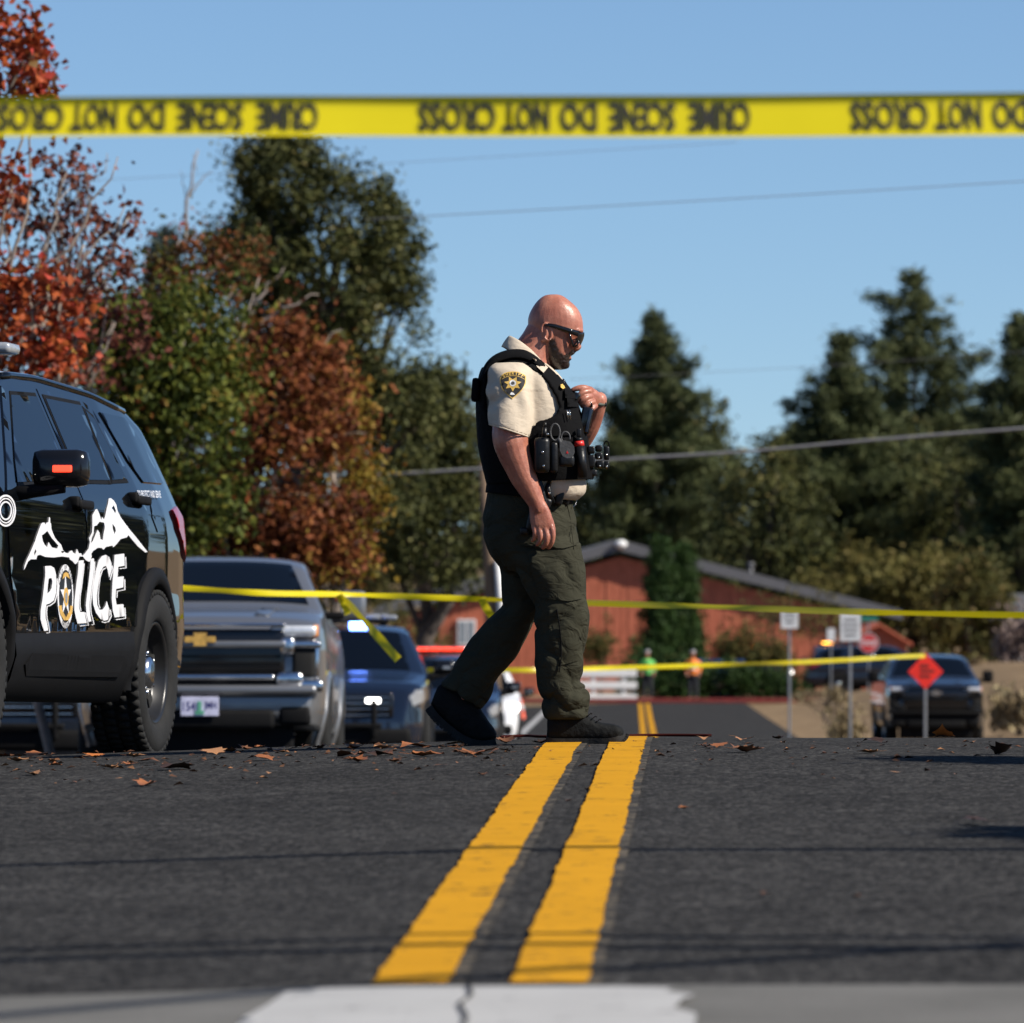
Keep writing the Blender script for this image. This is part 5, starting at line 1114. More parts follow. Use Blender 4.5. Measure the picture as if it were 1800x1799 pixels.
bR["label"] = "front boot flat on the yellow line"; bL["label"] = "rear boot with its heel lifted"

# --- shirt: trunk, sleeve, collar
shirt_t = sideloft([(892,622,962,640,.115,0),(876,630,972,648,.165,0),(858,642,983,658,.212,0),(848,662,993,674,.232,0),(844,700,1004,706,.238,0),(846,740,1012,744,.235,0),(852,790,1020,794,.230,0),(858,830,1028,836,.222,0),(861,850,1031,854,.215,0),(863,862,1028,868,.205,0),(866,872,1014,880,.19,0)], 4, 36, 2.5)
slR = sideloft([(862,640,925,640,.060,-.165),(857,655,936,655,.090,-.195),(857,680,938,690,.100,-.215),(858,705,936,722,.104,-.232),(859,730,933,750,.102,-.250),(860,748,929,770,.098,-.262)], 4, 28, 2.2)
slL = sideloft([(868,640,930,640,.060,.165),(865,660,940,660,.085,.195),(880,690,950,690,.092,.225),(900,725,965,715,.090,.25),(920,755,975,735,.086,.265)], 4, 24, 2.2)
sv, sf = merge(shirt_t, slR, slL); sme, sco = remesh(sv, sf, .0058, 4, .5)
def sfolds(p):
    px, py = p[0] * KO + OX, OZ - p[2] * KO; n1 = noise3(p, 8); v = .0018 * n1 + .001 * noise3(p, 24, 3)
    if p[1] < -.1:
        v += .011 * math.exp(-((py - 700) / 26) ** 2) * math.exp(-((px - 872) / 26) ** 2) * math.sin((py * .8 + px * .7) / 6.5 + 1.5 * n1)
        v += .008 * math.exp(-((px - 925) / 22) ** 2) * math.exp(-((py - 700) / 45) ** 2) * math.sin((px * 1.0 - py * .25) / 6.5 + 1.5 * n1)
        v += .0022 * math.sin((px + py * .4) / 14 + 2 * n1) * (py > 690)
    return v
nn = vnormals(sme); set_co(sme, sco + nn * np.array([sfolds(p) for p in sco])[:, None]); sme.materials.append(tan); shirt = link("shirt", sme, None, off_root); S_bvh = bvh_of(sme)
# hem stitched on the sleeve end, open cuff
g = Geo(); a = np.linspace(0, 2 * np.pi, 40); c0 = (q3(860, 748, -.262) + q3(929, 770, -.262)) / 2; u = (q3(929, 770, 0) - q3(860, 748, 0)) / 2
g.tube([c0 + u * .985 * math.cos(t) + np.array([0, .097 * math.sin(t), 0]) for t in a[:-1]] + [c0 + u * .985], .0035, 6, False); g.part("cuff_hem", tan, shirt, True)
# collar: a stand with folded leaf, open at the throat
def collar(rows):
    A = np.array(rows); R = np.array([catmull(r, 4) for r in A]); V = R.reshape(-1, 3); return V, grid_faces(len(R), R.shape[1], False)
side = [((897,589),(909,604)),((915,598),(905,620)),((934,612),(918,634)),((950,627),(938,648)),((960,640),(957,662))]
rows_t, rows_b = [], []
ring_t = [q3(960,642,-.062), q3(948,628,-.078), q3(932,612,-.084), q3(914,598,-.076), q3(900,590,-.045), q3(896,588,0), q3(900,590,.045), q3(914,598,.076), q3(932,612,.084), q3(948,628,.078), q3(960,642,.062)]
ring_b = [q3(957,664,-.085), q3(938,650,-.108), q3(918,636,-.122), q3(901,622,-.110), q3(886,612,-.065), q3(880,610,0), q3(886,612,.065), q3(901,622,.110), q3(918,636,.122), q3(938,650,.108), q3(957,664,.085)]
ring_i = [p * [1, .93, 1] + [.004, 0, -.012] for p in ring_t]
V, Fc = collar([ring_i, ring_t, [(a * .55 + b * .45) + [0, .0, .004] for a, b in zip(ring_t, ring_b)], ring_b]); co_ = part("collar", V, Fc, tan, shirt, True)
sol = co_.modifiers.new("solid", 'SOLIDIFY'); sol.thickness = .004
ssub = co_.modifiers.new("sub", 'SUBSURF'); ssub.levels = 1; ssub.render_levels = 1
# collar point turned out over the strap
proj_patch("collar_point", S_bvh, [[(936,632),(958,642),(963,648),(955,658),(944,648)]], .022, tan, shirt, 5, .003, False)

# --- shoulder patch with SHERIFF, gold border, seven-point star
def zp_(L): return [(860 + x / 17.99, 620 + y / 17.99) for x, y in L]
shield = zp_([(340,960),(350,860),(400,770),(480,705),(600,670),(740,655),(880,665),(1010,700),(1100,745),(1150,790),(1160,900),(1150,1020),(1120,1120),(1050,1230),(960,1330),(850,1430),(740,1525),(650,1450),(540,1360),(450,1260),(380,1140)])
cs = np.mean(shield, 0); inner = [tuple(cs + (np.array(p) - cs) * .925) for p in shield]
pt = proj_patch("shoulder_patch", S_bvh, [shield], .0045, gold_thread, shirt, 4, .003, label="black and gold SHERIFF shoulder patch with a star")
proj_patch("patch_field", S_bvh, [inner], .0056, patch_black, pt, 4, .001)
scx, scy = 860 + 745 / 17.99, 620 + 1055 / 17.99; star = []
for k in range(14):
    r = 15.3 if k % 2 == 0 else 8.6; a = math.pi * k / 7; star.append((scx + r * math.sin(a) * 1.02, scy + r * math.cos(a) * .88 - .6))
proj_patch("patch_star", S_bvh, [star], .0068, gold_thread, pt, 4, .001)
proj_patch("patch_seal", S_bvh, [ellipse((scx, scy - 1.6), (5.8, 5.6), 20)], .0078, silver_thread, pt, 4, .001)
proj_patch("patch_seal_center", S_bvh, [ellipse((scx, scy - 1.6), (3.2, 3.1), 16)], .0086, kit_grey, pt, 4, .001)
proj_patch("patch_state", S_bvh, [zp_([(650, 1390), (680, 1330), (720, 1310), (770, 1335), (815, 1395)])], .0068, silver_thread, pt, 4, .001)
proj_patch("patch_line", S_bvh, [zp_(ribbon([(400,905),(520,835),(640,800),(760,790),(880,805),(1000,840),(1125,905)], 14))], .0068, gold_thread, pt, 4, .001)
for ch, a in zip("SHERIFF", np.linspace(-1, 1, 7)):
    v, f = text2d(ch, .02, 4.6, 3.9 if ch != 'I' else 1.4); bx, by = 860 + (755 + 300 * a) / 17.99, 620 + (722 + 72 * a * a) / 17.99; an = .42 * a
    A = []
    for x, y in v:
        X_, Y_ = bx + x * math.cos(an) + y * math.sin(an), by - (y * math.cos(an) - x * math.sin(an)); o = q3(X_, Y_, -1); h_ = S_bvh.ray_cast(Vector(o), Vector((0, 1, 0)))[0]; A.append((o[0], (h_[1] if h_ else -.3) - .0072, o[2]))
    part("patch_letter", A, [tuple(t) for t in f], gold_thread, pt, False)

# --- vest: plate-carrier shell with arm and neck openings
vs_ = [(884,618,955,634,.150,0),(868,627,966,645,.190,0),(852,640,980,656,.222,0),(843,655,992,670,.240,0),(838,680,1006,688,.250,0),(836,710,1018,714,.255,0),(837,745,1028,748,.256,0),(840,785,1036,786,.252,0),(846,815,1042,818,.246,0),(851,836,1044,838,.240,0),(855,852,1043,843,.236,0)]
A = catmull(vs_, 16); NV = 200; t = np.linspace(0, 2 * np.pi, NV, endpoint=False); R = []
for bx, by, fx, fy, hw, yc in A:
    b = q3(bx, by); f = q3(fx, fy); c = (b + f) / 2; u = (f - b) / 2; pw = 2.6
    R.append(c + np.sign(np.cos(t))[:, None] * (np.abs(np.cos(t)) ** (2 / pw))[:, None] * u + np.stack([0 * t, hw * np.sign(np.sin(t)) * np.abs(np.sin(t)) ** (2 / pw), 0 * t], 1))
R = np.array(R); V = R.reshape(-1, 3); Fq = np.array(grid_faces(len(R), NV, True)); cen = V[Fq].mean(1); cpx, cpy = cen[:, 0] * KO + OX, OZ - cen[:, 2] * KO
arm_hole = [(862,650),(880,646),(905,644),(930,648),(948,658),(962,672),(974,690),(982,706),(984,718),(978,730),(962,738),(944,742),(932,756),(920,764),(880,762),(860,745),(852,720),(850,690),(854,665)]
cut = inside([arm_hole], np.stack([cpx, cpy], 1)) & (np.abs(cen[:, 1]) > .10)
cut |= (np.abs(cen[:, 1]) < .085 + .0 * cpy) & (cpy < 668) & (cpx > 905) ; cut |= (np.abs(cen[:, 1]) < .09) & (cpy < 645)
Fv = Fq[~cut]
# pull the ragged rim of the arm openings onto the outline
from collections import Counter
ec = Counter(tuple(sorted((f_[i], f_[(i + 1) % 4]))) for f_ in Fv.tolist() for i in range(4)); rim = sorted({i for e_, c_ in ec.items() if c_ == 1 for i in e_}); AH = np.array(arm_hole, float)
for i in rim:
    p_ = np.array([V[i, 0] * KO + OX, OZ - V[i, 2] * KO])
    if abs(V[i, 1]) < .10: continue
    best = None
    for a_, b_ in zip(AH, np.roll(AH, -1, 0)):
        d_ = b_ - a_; t_ = np.clip(((p_ - a_) @ d_) / (d_ @ d_), 0, 1); q_ = a_ + t_ * d_; r_ = np.linalg.norm(p_ - q_)
        if best is None or r_ < best[0]: best = (r_, q_)
    if best[0] < 9: V[i, 0] = (best[1][0] - OX) / KO; V[i, 2] = (OZ - best[1][1]) / KO
vest = part("vest", V, Fv, nylon, off_root, True); so = vest.modifiers.new("solid", 'SOLIDIFY'); so.thickness = .016; so.offset = 1
sm = vest.modifiers.new("smooth", 'SMOOTH'); sm.factor = .5; sm.iterations = 10
V_bvh = BVHTree.FromPolygons(V.tolist(), Fv.tolist())
# shoulder strap as a folded band over the shirt, both sides
for sd in (-1, 1):
    mid = [q3(x, y, sd * yy) for x, y, yy in ((846,668,.19),(856,648,.188),(872,634,.182),(895,626,.175),(920,626,.170),(940,636,.168),(955,650,.168),(970,668,.165),(984,688,.16))]
    wv = np.array([0, sd * .028, -.014]); A_ = catmull(mid, 4); V = np.vstack([A_ - wv + [0, 0, .004], A_ + [0, 0, .009], A_ + wv]); k = len(A_)
    st_ = part("shoulder_strap", V, grid_faces(3, k, False), nylon, vest, True); m_ = st_.modifiers.new("solid", 'SOLIDIFY'); m_.thickness = .006; m_.offset = 0
# back plate block, webbing rows, side cummerbund
g = Geo(); g.box(q3(836, 686, 0), (.030, .30, .090), .012, Matrix.Rotation(math.radians(4), 3, 'Y')); g.part("back_panel", nylon, vest, True)
for yy0 in (760, 772):
    proj_patch("webbing", V_bvh, [[(946, yy0 + 2), (1010, yy0 - 2), (1012, yy0 + 6), (946, yy0 + 10)]], .022, nylon, vest, 8, .003)
for x0, y0 in ((990,694),(994,709)):
    proj_patch("vest_pocket", V_bvh, [[(x0 + 2, y0 - 7), (x0 + 20, y0 - 6), (x0 + 22, y0 + 8), (x0 + 3, y0 + 8)]], .024, nylon, vest, 6, .006)
def vy(px, py, d=0.0):
    h_ = V_bvh.ray_cast(Vector(q3(px, py, -1)), Vector((0, 1, 0)))[0]; return (h_[1] if h_ is not None else -.18) - .017 - d
# radio pouch with snaps, tourniquet shears, grey kit case, pepper spray, pens, badge
g = Geo(); y0 = vy(952, 800, .03); g.box(q3(952, 802, y0), (.062, .07, .140), .02); pouch = g.part("radio_pouch", leather, vest, True)
g = Geo(); g.cyl(q3(956, 772, y0 - .01), q3(957, 754, y0 - .01), .011, .009, 12); g.cyl(q3(957, 754, y0 - .01), q3(958, 745, y0 - .01), .006, .005, 10); g.part("radio_knob", leather, pouch, True)
for x_, z_ in ((953, 797), (955, 821), (962, 766)):
    g = Geo(); g.ell(q3(x_, z_, y0 - .037), (.005, .003, .005)); g.part("snap", snap, pouch, True)
g = Geo(); y1 = vy(975, 815, .028); g.box(q3(973, 806, y1), (.030, .06, .120), .012); g.part("magazine_pouch", leather, vest, True)
g = Geo(); y1 = vy(995, 800, .034)
rp = [q3(975 + 8.2 * math.cos(t), 762 - 14.5 * math.sin(t), y1 - .012) for t in np.linspace(0, 2 * np.pi, 26)]; g.tube(rp, .0034, 8, False); sh_ = g.part("shears", kit_grey, vest, True)
g = Geo(); rp = [q3(993 + 7.5 * math.cos(t), 771 - 9.5 * math.sin(t), y1 - .008) for t in np.linspace(-.4, 3.9, 20)]; g.tube(rp, .0034, 8); g.part("shears_loop", kit_grey, sh_, True)
g = Geo(); g.tube([q3(981, 773, y1 - .012), q3(986, 784, y1 - .012), q3(990, 796, y1 - .006)], [.006, .008, .006], 8); g.part("shears_blade", kit_grey, sh_, True)
v, f, be = fill2d([[(983,780),(990,776),(1002,779),(1008,787),(1009,797),(1005,806),(997,808),(988,804),(983,793)]], 4); A_ = np.array([q3(x, y, y1 - .022) for x, y in v]); V, Fc = sheet(A_, f, be, A_ + [0, .03, 0]); kit = part("kit_flap", V, [tuple(q[::-1]) for q in Fc], kit_grey, vest, False)
bv_ = kit.modifiers.new("bev", 'BEVEL'); bv_.width = .003; bv_.segments = 2; bv_.limit_method = 'ANGLE'
g = Geo(); g.box(q3(995, 812, y1), (.060, .044, .045), .012); g.part("kit_case", leather, kit, True)
v, f, be = fill2d([[(994,799),(996,794),(998.5,799)]], 3); A_ = np.array([q3(x, y, y1 - .0235) for x, y in v]); part("kit_mark", A_, [tuple(t) for t in f], red_band, kit, False)
y2 = vy(1020, 800, .028); g = Geo(); g.cyl(q3(1018, 786, y2), q3(1023, 841, y2), .0205, .020, 18); sp = g.part("spray_can", leather, vest, True)
g = Geo(); g.cyl(q3(1016.5, 777, y2), q3(1017.6, 786, y2), .0185, .0205, 18); g.part("spray_band", red_band, sp, True)
g = Geo(); g.cyl(q3(1016, 771, y2), q3(1016.5, 777, y2), .013, .017, 16); g.box(q3(1016.5, 763, y2), (.018, .02, .034), .005); g.part("spray_nozzle", leather, sp, True)
for i, (cx_, cy_, w_, h_, yy) in enumerate(((1038, 792, .030, .030, -.09), (1038, 812, .032, .050, -.09), (1052, 789, .028, .026, -.05), (1052, 802, .030, .026, -.05), (1054, 817, .034, .028, -.05), (1066, 797, .022, .054, -.01), (1066, 818, .022, .030, -.01), (1040, 832, .040, .026, -.06))):
    g = Geo(); g.box(q3(cx_, cy_, yy), (w_, .07, h_), .007); pc_ = g.part("front_pouch", leather, vest, True)
    if i in (3, 4, 5, 6):
        g = Geo(); g.ell(q3(cx_, cy_ + 3, yy - .037), (.0045, .003, .0045)); g.part("snap", snap, pc_, True)
rp = [q3(1066 + 4.5 * math.cos(t), 784 - 8 * math.sin(t), -.03) for t in np.linspace(-.3, 3.6, 14)]; g = Geo(); g.tube(rp, .003, 6); g.part("bungee_loop", nylon, vest, True)
g = Geo(); g.box(q3(1029, 740, -.085), (.045, .06, .105), .008, Matrix.Rotation(math.radians(12), 3, 'Y')); bc_ = g.part("body_camera", gloss_black, vest, True)
g = Geo(); g.box(q3(1034, 741, -.118), (.012, .006, .09), .002, Matrix.Rotation(math.radians(12), 3, 'Y')); g.part("camera_screen", mat("camera_screen", (.02, .03, .05), .1, var=0), bc_, True)
for x_ in (997, 1001):
    g = Geo(); yy = vy(x_, 732, .004); g.cyl(q3(x_ - 1, 723, yy), q3(x_ + 1, 739, yy), .0022, .0022, 8); g.part("pen", snap, vest, True)
g = Geo(); g.box(q3(1010, 704, -.055), (.030, .035, .062), .009, Matrix.Rotation(math.radians(25), 3, 'Y')); mic = g.part("microphone", gloss_black, vest, True)
g = Geo(); g.tube(catmull([q3(1000, 684, -.05), q3(990, 668, -.09), q3(994, 680, -.10), q3(1002, 690, -.08), q3(1006, 698, -.06)], 6), .003, 6); g.part("cable", gloss_black, mic, True)
proj_patch("star_badge", V_bvh, [[(985,678),(988,677),(991,680),(993,684),(989,686),(985,683)]], .024, gold_thread, vest, 3, .004)

# --- belt, holster
bl_ = sideloft([(857,842,1003,866,.214,0),(855,850,1006,874,.212,0),(853,866,1008,886,.206,0)], 3, 40, 2.4); belt = part("belt", bl_[0], bl_[1], nylon, off_root, True)
g = Geo(); g.box(q3(948, 868, -.225), (.045, .05, .11), .012, Matrix.Rotation(math.radians(-14), 3, 'Y')); g.box(q3(954, 893, -.222), (.05, .04, .085), .012, Matrix.Rotation(math.radians(22), 3, 'Y')); g.box(q3(938, 915, -.215), (.05, .035, .09), .012, Matrix.Rotation(math.radians(12), 3, 'Y')); hol = g.part("holster", leather, belt, True)
g = Geo(); g.tube([q3(966, 846, -.20), q3(962, 858, -.232), q3(966, 872, -.232), q3(972, 884, -.205)], [.010, .012, .012, .008], 8); g.part("keeper_strap", leather, belt, True)
for x_, z_, yy in ((965, 868, -.245), (999, 880, -.09)):
    g = Geo(); g.ell(q3(x_, z_, yy), (.005, .004, .005)); g.part("snap", snap, belt, True)
for x_ in (982, 994):
    g = Geo(); g.box(q3(x_, 876, -.165 + .06 * (x_ > 990)), (.034, .05, .060), .010, Matrix.Rotation(math.radians(14), 3, 'Y')); g.part("belt_pouch", leather, belt, True)
g = Geo(); g.tube([q3(1014, 878, -.06), q3(1011, 888, -.07), q3(1005, 893, -.08)], .0015, 6); g.part("chain_loop", snap, belt, True)
g = Geo(); g.box(q3(922, 934, -.215), (.035, .03, .03), .008); g.part("holster_tip", leather, hol, True)

# --- sunglasses, watch, ring
g = Geo(); g.tube([q3(954, 571, -.087), q3(975, 575, -.0865), q3(1000, 583, -.082), q3(1016, 588, -.072)], [.006, .0085, .0105, .011], 8, flat=.35); gl = g.part("sunglasses", gloss_black, off_root, True)
g = Geo(); g.tube([q3(954, 571, .087), q3(975, 575, .0865), q3(1000, 583, .082), q3(1016, 588, .072)], [.0045, .0065, .0078, .0085], 8, flat=.4); g.part("temple_arm", gloss_black, gl, True)
for sd in (-1, 1):
    rows = []
    for a, yy in ((0, .006), (.2, .022), (.45, .042), (.7, .058), (.9, .068), (1, .073)):
        bk_ = 11 * a ** 2.2
        rows.append([q3(1027 - bk_, 584 + 2.0 * a, sd * yy), q3(1026.5 - bk_, 592, sd * yy), q3(1023 - bk_ * .98, 602, sd * yy), q3(1017.5 - bk_ * .85, 610.5 - 3 * a, sd * yy)])
    V = np.array(rows).reshape(-1, 3); ln = part("lens", V, grid_faces(6, 4, False), gloss_black, gl, True); m_ = ln.modifiers.new("solid", 'SOLIDIFY'); m_.thickness = .004; m_.offset = 0; m2 = ln.modifiers.new("sub", 'SUBSURF'); m2.levels = 1; m2.render_levels = 2
# frame hinge corner and lower rim with the bright gap between arm and lens
g = Geo(); g.tube([q3(1000, 585, -.080), q3(1003, 596, -.077), q3(1006, 606, -.072), q3(1009, 611, -.066)], [.003, .0042, .005, .004], 8); g.tube([q3(1009, 611, -.066), q3(1014, 608, -.066), q3(1018, 600, -.066)], .004, 8); g.part("frame_corner", gloss_black, gl, True)
g = Geo(); c0 = q3(1050, 702, .085); ax = q3(1056, 694, .092) - q3(1048, 706, .07); dirv = q3(1054, 702, .085) - q3(1045, 726, .115); dirv /= np.linalg.norm(dirv); e1 = np.cross(dirv, [0, 1, 0]); e1 /= np.linalg.norm(e1); e2_ = np.cross(dirv, e1)
rp = [c0 + .031 * (math.cos(t) * e1 + math.sin(t) * e2_) for t in np.linspace(0, 2 * np.pi, 26)]; g.tube(rp, .007, 8, False, 1.6); wt = g.part("watch_strap", mat("watch_strap", (.05, .055, .04), .7), off_root, True)
g = Geo(); g.box(c0 + .032 * e1 * (1 if e1[0] > 0 else -1), (.010, .030, .034), .004, Matrix.Rotation(math.radians(-20), 3, 'Y')); g.part("watch_face", gloss_black, wt, True)
g = Geo(); c0 = q3(1036.5, 711, .002); d_ = q3(1030, 715, -.002) - q3(1042, 706, .016); d_ /= np.linalg.norm(d_); e1 = np.cross(d_, [0, 1, 0]); e1 /= np.linalg.norm(e1); e2_ = np.cross(d_, e1)
g.tube([c0 + .0128 * (math.cos(t) * e1 + math.sin(t) * e2_) for t in np.linspace(0, 2 * np.pi, 22)], .0035, 8, False); g.part("ring", gloss_black, off_root, True)
# ------------------------------------------------------------------ tape, wires, signs, small things
def tape_mat(name, col, rough=.35):
    m = mat(name, col, rough, var=.06, vscale=3, spec=.4); n = m.node_tree.nodes; l = m.node_tree.links; b = n["Principled BSDF"]
    t = n.new("ShaderNodeBsdfTranslucent"); mx = n.new("ShaderNodeMixShader"); mx.inputs[0].default_value = .22; l.new(b.inputs["Base Color"].links[0].from_socket, t.inputs[0]); l.new(b.outputs[0], mx.inputs[1]); l.new(t.outputs[0], mx.inputs[2]); l.new(mx.outputs[0], n["Material Output"].inputs[0]); return m
tape_y = tape_mat("yellow_tape", (.62, .52, .008)); ink = mat("black_ink", (.012, .011, .006), .5, var=0)
# near tape, lettered; the film is slightly cupped and printed upside down to us
YT = 12.1; ST = YT / F
tape = thing("barrier_tape", "near yellow tape printed CRIME SCENE DO NOT CROSS upside down across the sky", "tape", tuple(P(900, 203, YT)))
def tp(px, s, off=0.0):
    """s: 0 bottom edge .. 1 top edge"""
    mid = 203 - 2.0 * math.sin(px / 330 + .8) - .004 * (px - 900); w = 74 + .004 * (px - 900)
    q = P(px, mid + w * (.5 - s), YT) - P(900, 203, YT); q[1] += -.10 * max(0, s - .84) + .045 * s + .006 * math.sin(px / 210) * (s - .5) + .003 * math.sin(px / 90) - off; return q
xs_ = np.linspace(-3900, 5700, 481); ss = np.linspace(0, 1, 9); V = np.array([[tp(x, s) for s in ss] for x in xs_]).reshape(-1, 3); part("film", V, np.array(grid_faces(len(xs_), 9, False)), tape_y, tape, True)
words = [("CROSS", 735, 872), ("NOT", 884, 966), ("DO", 985, 1050), ("SCENE", 1072, 1188), ("CRIME", 1212, 1320)]
for k in range(-5, 6):
    for wd, x0, x1 in words:
        x0_, x1_ = x0 + 761 * k, x1 + 761 * k
        if x1_ < -3800 or x0_ > 5600: continue
        v, f = text2d(wd, .03, 1, 1); V = [tp((x0_ + x1_) / 2 - a * (x1_ - x0_), .49 - b * .72, .0035) for a, b in v]; part("tape_word", V, [tuple(t[::-1]) for t in f], ink, tape, True)

def ribbon3(name, label, pts, Y, w, twist=0.0, group="tapes behind the officer", m=tape_y, parent=None, ph=0.0):
    """strip of film through photo pixels at distance Y (scalar or list), turning about its length"""
    Ys = np.broadcast_to(np.asarray(Y, float), (len(pts),)); A = catmull([P(p[0], p[1], y) for p, y in zip(pts, Ys)], 14); b = A.mean(0); T = np.gradient(A, axis=0); T /= np.linalg.norm(T, axis=1)[:, None]; V = []
    for i, (p, t) in enumerate(zip(A, T)):
        u = np.array([0, 0, 1.0]) - t[2] * t; 
        if np.linalg.norm(u) < .2: u = np.array([1.0, 0, 0]) - t[0] * t
        u /= np.linalg.norm(u); v = np.cross(t, u); a = twist * math.sin(i * .11 + ph) + .25 * math.sin(i * .37 + ph); d = (u * math.cos(a) + v * math.sin(a)) * w / 2; V += [p - d - b, p - b + v * .004, p + d - b]
    if parent is None:
        o = part(name, V, np.array(grid_faces(len(A), 3, False)), m, None, True); o.location = b; return tag(o, label, "tape", group)
    V = np.array(V) + b - np.array(parent.location); return part(name, V, np.array(grid_faces(len(A), 3, False)), m, parent, True)
t1 = ribbon3("barrier_tape", "upper yellow tape running across the picture behind the officer's legs", [(150, 1022), (320, 1034), (470, 1043), (600, 1045), (740, 1050), (862, 1054), (1030, 1060), (1250, 1067), (1450, 1074), (1640, 1079), (1900, 1083)], [40, 42, 44, 45, 45, 45, 44, 43, 42, 41, 40], .043, .6)
ribbon3("tape_tail", "", [(596, 1046), (604, 1062), (612, 1080)], 44.8, .05, .3, parent=t1)
ribbon3("tape_tail", "", [(600, 1047), (630, 1080), (665, 1120), (700, 1160)], [44.8, 44.6, 44.4, 44.3], .06, .3, parent=t1, ph=1)
ribbon3("tape_tail", "", [(846, 1052), (856, 1072), (872, 1092)], 44.8, .055, .3, parent=t1)
ribbon3("barrier_tape", "lower yellow tape running behind the officer's shins", [(560, 1184), (645, 1180), (800, 1178), (960, 1178), (1100, 1174), (1300, 1168), (1440, 1163), (1560, 1156), (1626, 1153)], [82, 82, 82, 82, 84, 88, 93, 97.5, 99.9], .058, .5)
# red tape lying on the road behind the officer's boots
pts = [(880, 1307), (925, 1303), (960, 1304), (1085, 1300), (1150, 1301), (1250, 1299)]; g = Geo(); A = []
for px_, py_ in pts:
    X = (px_ - CX) / F * 27.0; A.append((X, 27.0 + .1 * math.sin(px_), float(road_z(X, 27.0)) + .012))
A = catmull(A, 8); c_ = A.mean(0); g.tube(A - c_, .006, 6, True, .8); o = g.part("hose", mat("red_hose", (.03, .005, .004), .8, spec=.05, var=.2), None, True); o.location = c_; tag(o, "thin red hose lying across the road at the officer's boots", "hose")
# overhead wires
cable_m = mat("cable_grey", (.16, .16, .17), .6, .2, var=.1)
def wire(label, pts, Y, r, m=cable_m):
    A = catmull([P(p[0], p[1], Y) for p in pts], 10); b = A.mean(0); g = Geo(); g.tube(A - b, r, 6); o = g.part("overhead_wire", m, None, True); o.location = b; return tag(o, label, "wire", "overhead wires")
wire("thick sagging cable crossing behind the officer's chest to the right", [(560, 842), (850, 824), (1080, 808), (1300, 795), (1500, 777), (1660, 764), (1950, 742)], 112, .028)
wire("thin wire crossing the sky above the officer's head", [(640, 386), (900, 372), (1300, 349), (1800, 319), (2000, 306)], 95, .006)
wire("faint wire crossing the pines on the right", [(1000, 667), (1240, 655), (1500, 640), (1900, 612)], 150, .005)
wire("faintest wire high in the sky just under the near tape", [(-100, 332), (300, 310), (640, 290), (1100, 262), (1300, 250)], 120, .004)
# wire over the near road, above the frame: it draws the thin shadow across the asphalt
for ysh, zw, slope, rr, lb_ in ((16.15, 5.2, .02, .055, "street wire above the picture whose shadow crosses the near road"), (12.5, 4.6, -.01, .05, "nearer street wire above the picture, its shadow just beyond the concrete gutter"), (11.2, 5.0, .9, .03, "slanting service wire above the picture, its shadow falling across the lower left gutter")):
    yw = ysh - zw * (-SUNV.y / SUNV.z); xo = 0 if slope < .5 else -.55 + zw * SUNV.x / SUNV.z
    A = np.array([(x, slope * (x if slope < .5 else x), .002 * x * x) for x in np.linspace(-30, 30, 25)]); g = Geo(); g.tube(A, rr, 8); o = g.part("overhead_wire", cable_m, None, True); o.location = (xo, yw, zw); tag(o, lb_, "wire", "overhead wires")
# utility pole behind the officer's back
Y = 118; b = gbase(872, Y); pole = thing("utility_pole", "weathered wooden pole with a pale conduit behind the officer's back", "pole", tuple(b)); g = Geo(); g.tube([np.array([0, 0, 0.0]), P(862, 1000, Y) - b, P(851, 812, Y) - b], [.15, .13, .105], 14); g.part("post", wood_pole, pole, True)
g = Geo(); g.tube([P(884, 1150, Y) - b + [0, -.16, 0], P(880, 1060, Y) - b + [0, -.16, 0], P(876, 985, Y) - b + [0, -.15, 0]], .075, 10); g.part("conduit", white_m, pole, True)
# signs
sign_w = mat("sign_white", (.62, .63, .64), .4, var=.05); sign_red = mat("sign_red", (.5, .02, .02), .4, var=.08); sign_or = mat("sign_orange_red", (.80, .03, .018), .45, var=.08); sign_g = mat("sign_green", (.02, .16, .12), .4, var=.1)
def sign(name, label, px, py, Y, poly, m, face=None, post=True, extra=None, cat="sign"):
    b = gbase(px, Y); root = thing(name, label, cat, tuple(b)); c = P(px, py, Y) - b; s = Y / F
    v, f, be = fill2d([[(x * s, z * s) for x, z in poly]], 1.0); A = np.column_stack([v[:, 0], np.zeros(len(v)), v[:, 1]]) + c; V, Fc = sheet(A, f, be, A + [0, .012, 0]); p = V[list(Fc[0])]
    if np.cross(p[1] - p[0], p[2] - p[0])[1] > 0: Fc = [tuple(q[::-1]) for q in Fc]
    pl = part("sign_panel", V, Fc, m, root, False)
    if post: g = Geo(); g.box((c[0], .05, (c[2] + .1) / 2), (.042, .04, c[2] + .1), .008); g.part("post", galv, root)
    for txt, dz, h, w, mm in (face or []):
        tv_, tf_ = text2d(txt, .02, h * s, w * s); V = np.column_stack([tv_[:, 0], np.full(len(tv_), -.004), tv_[:, 1] + dz * s]) + c; part("sign_text", V, [tuple(t) for t in tf_], mm, pl, False)
    for dz, w_, h_ in (extra or []):
        g = Geo(); g.box(c + [0, -.003, dz * s], (w_ * s, .003, h_ * s)); g.part("sign_line", mat("sign_grey", (.22, .22, .23), .6), pl)
    return root, c, s, pl
dia = [(0, 33), (31, 0), (0, -31), (-31, 0)]
rt, c, s, pl = sign("diamond_sign", "orange red diamond warning sign on a post in front of the dark pickup", 1627, 1181, 100, dia, sign_or)
for dx, dz, w, h in ((-2, 10, 16, 5), (3, 1, 24, 5), (-1, -8, 18, 5)):
    g = Geo(); g.box(c + [dx * s, -.003, dz * s], (w * s, .003, h * s)); g.part("sign_symbol", mat("sign_symbol", (.16, .02, .015), .5), pl)
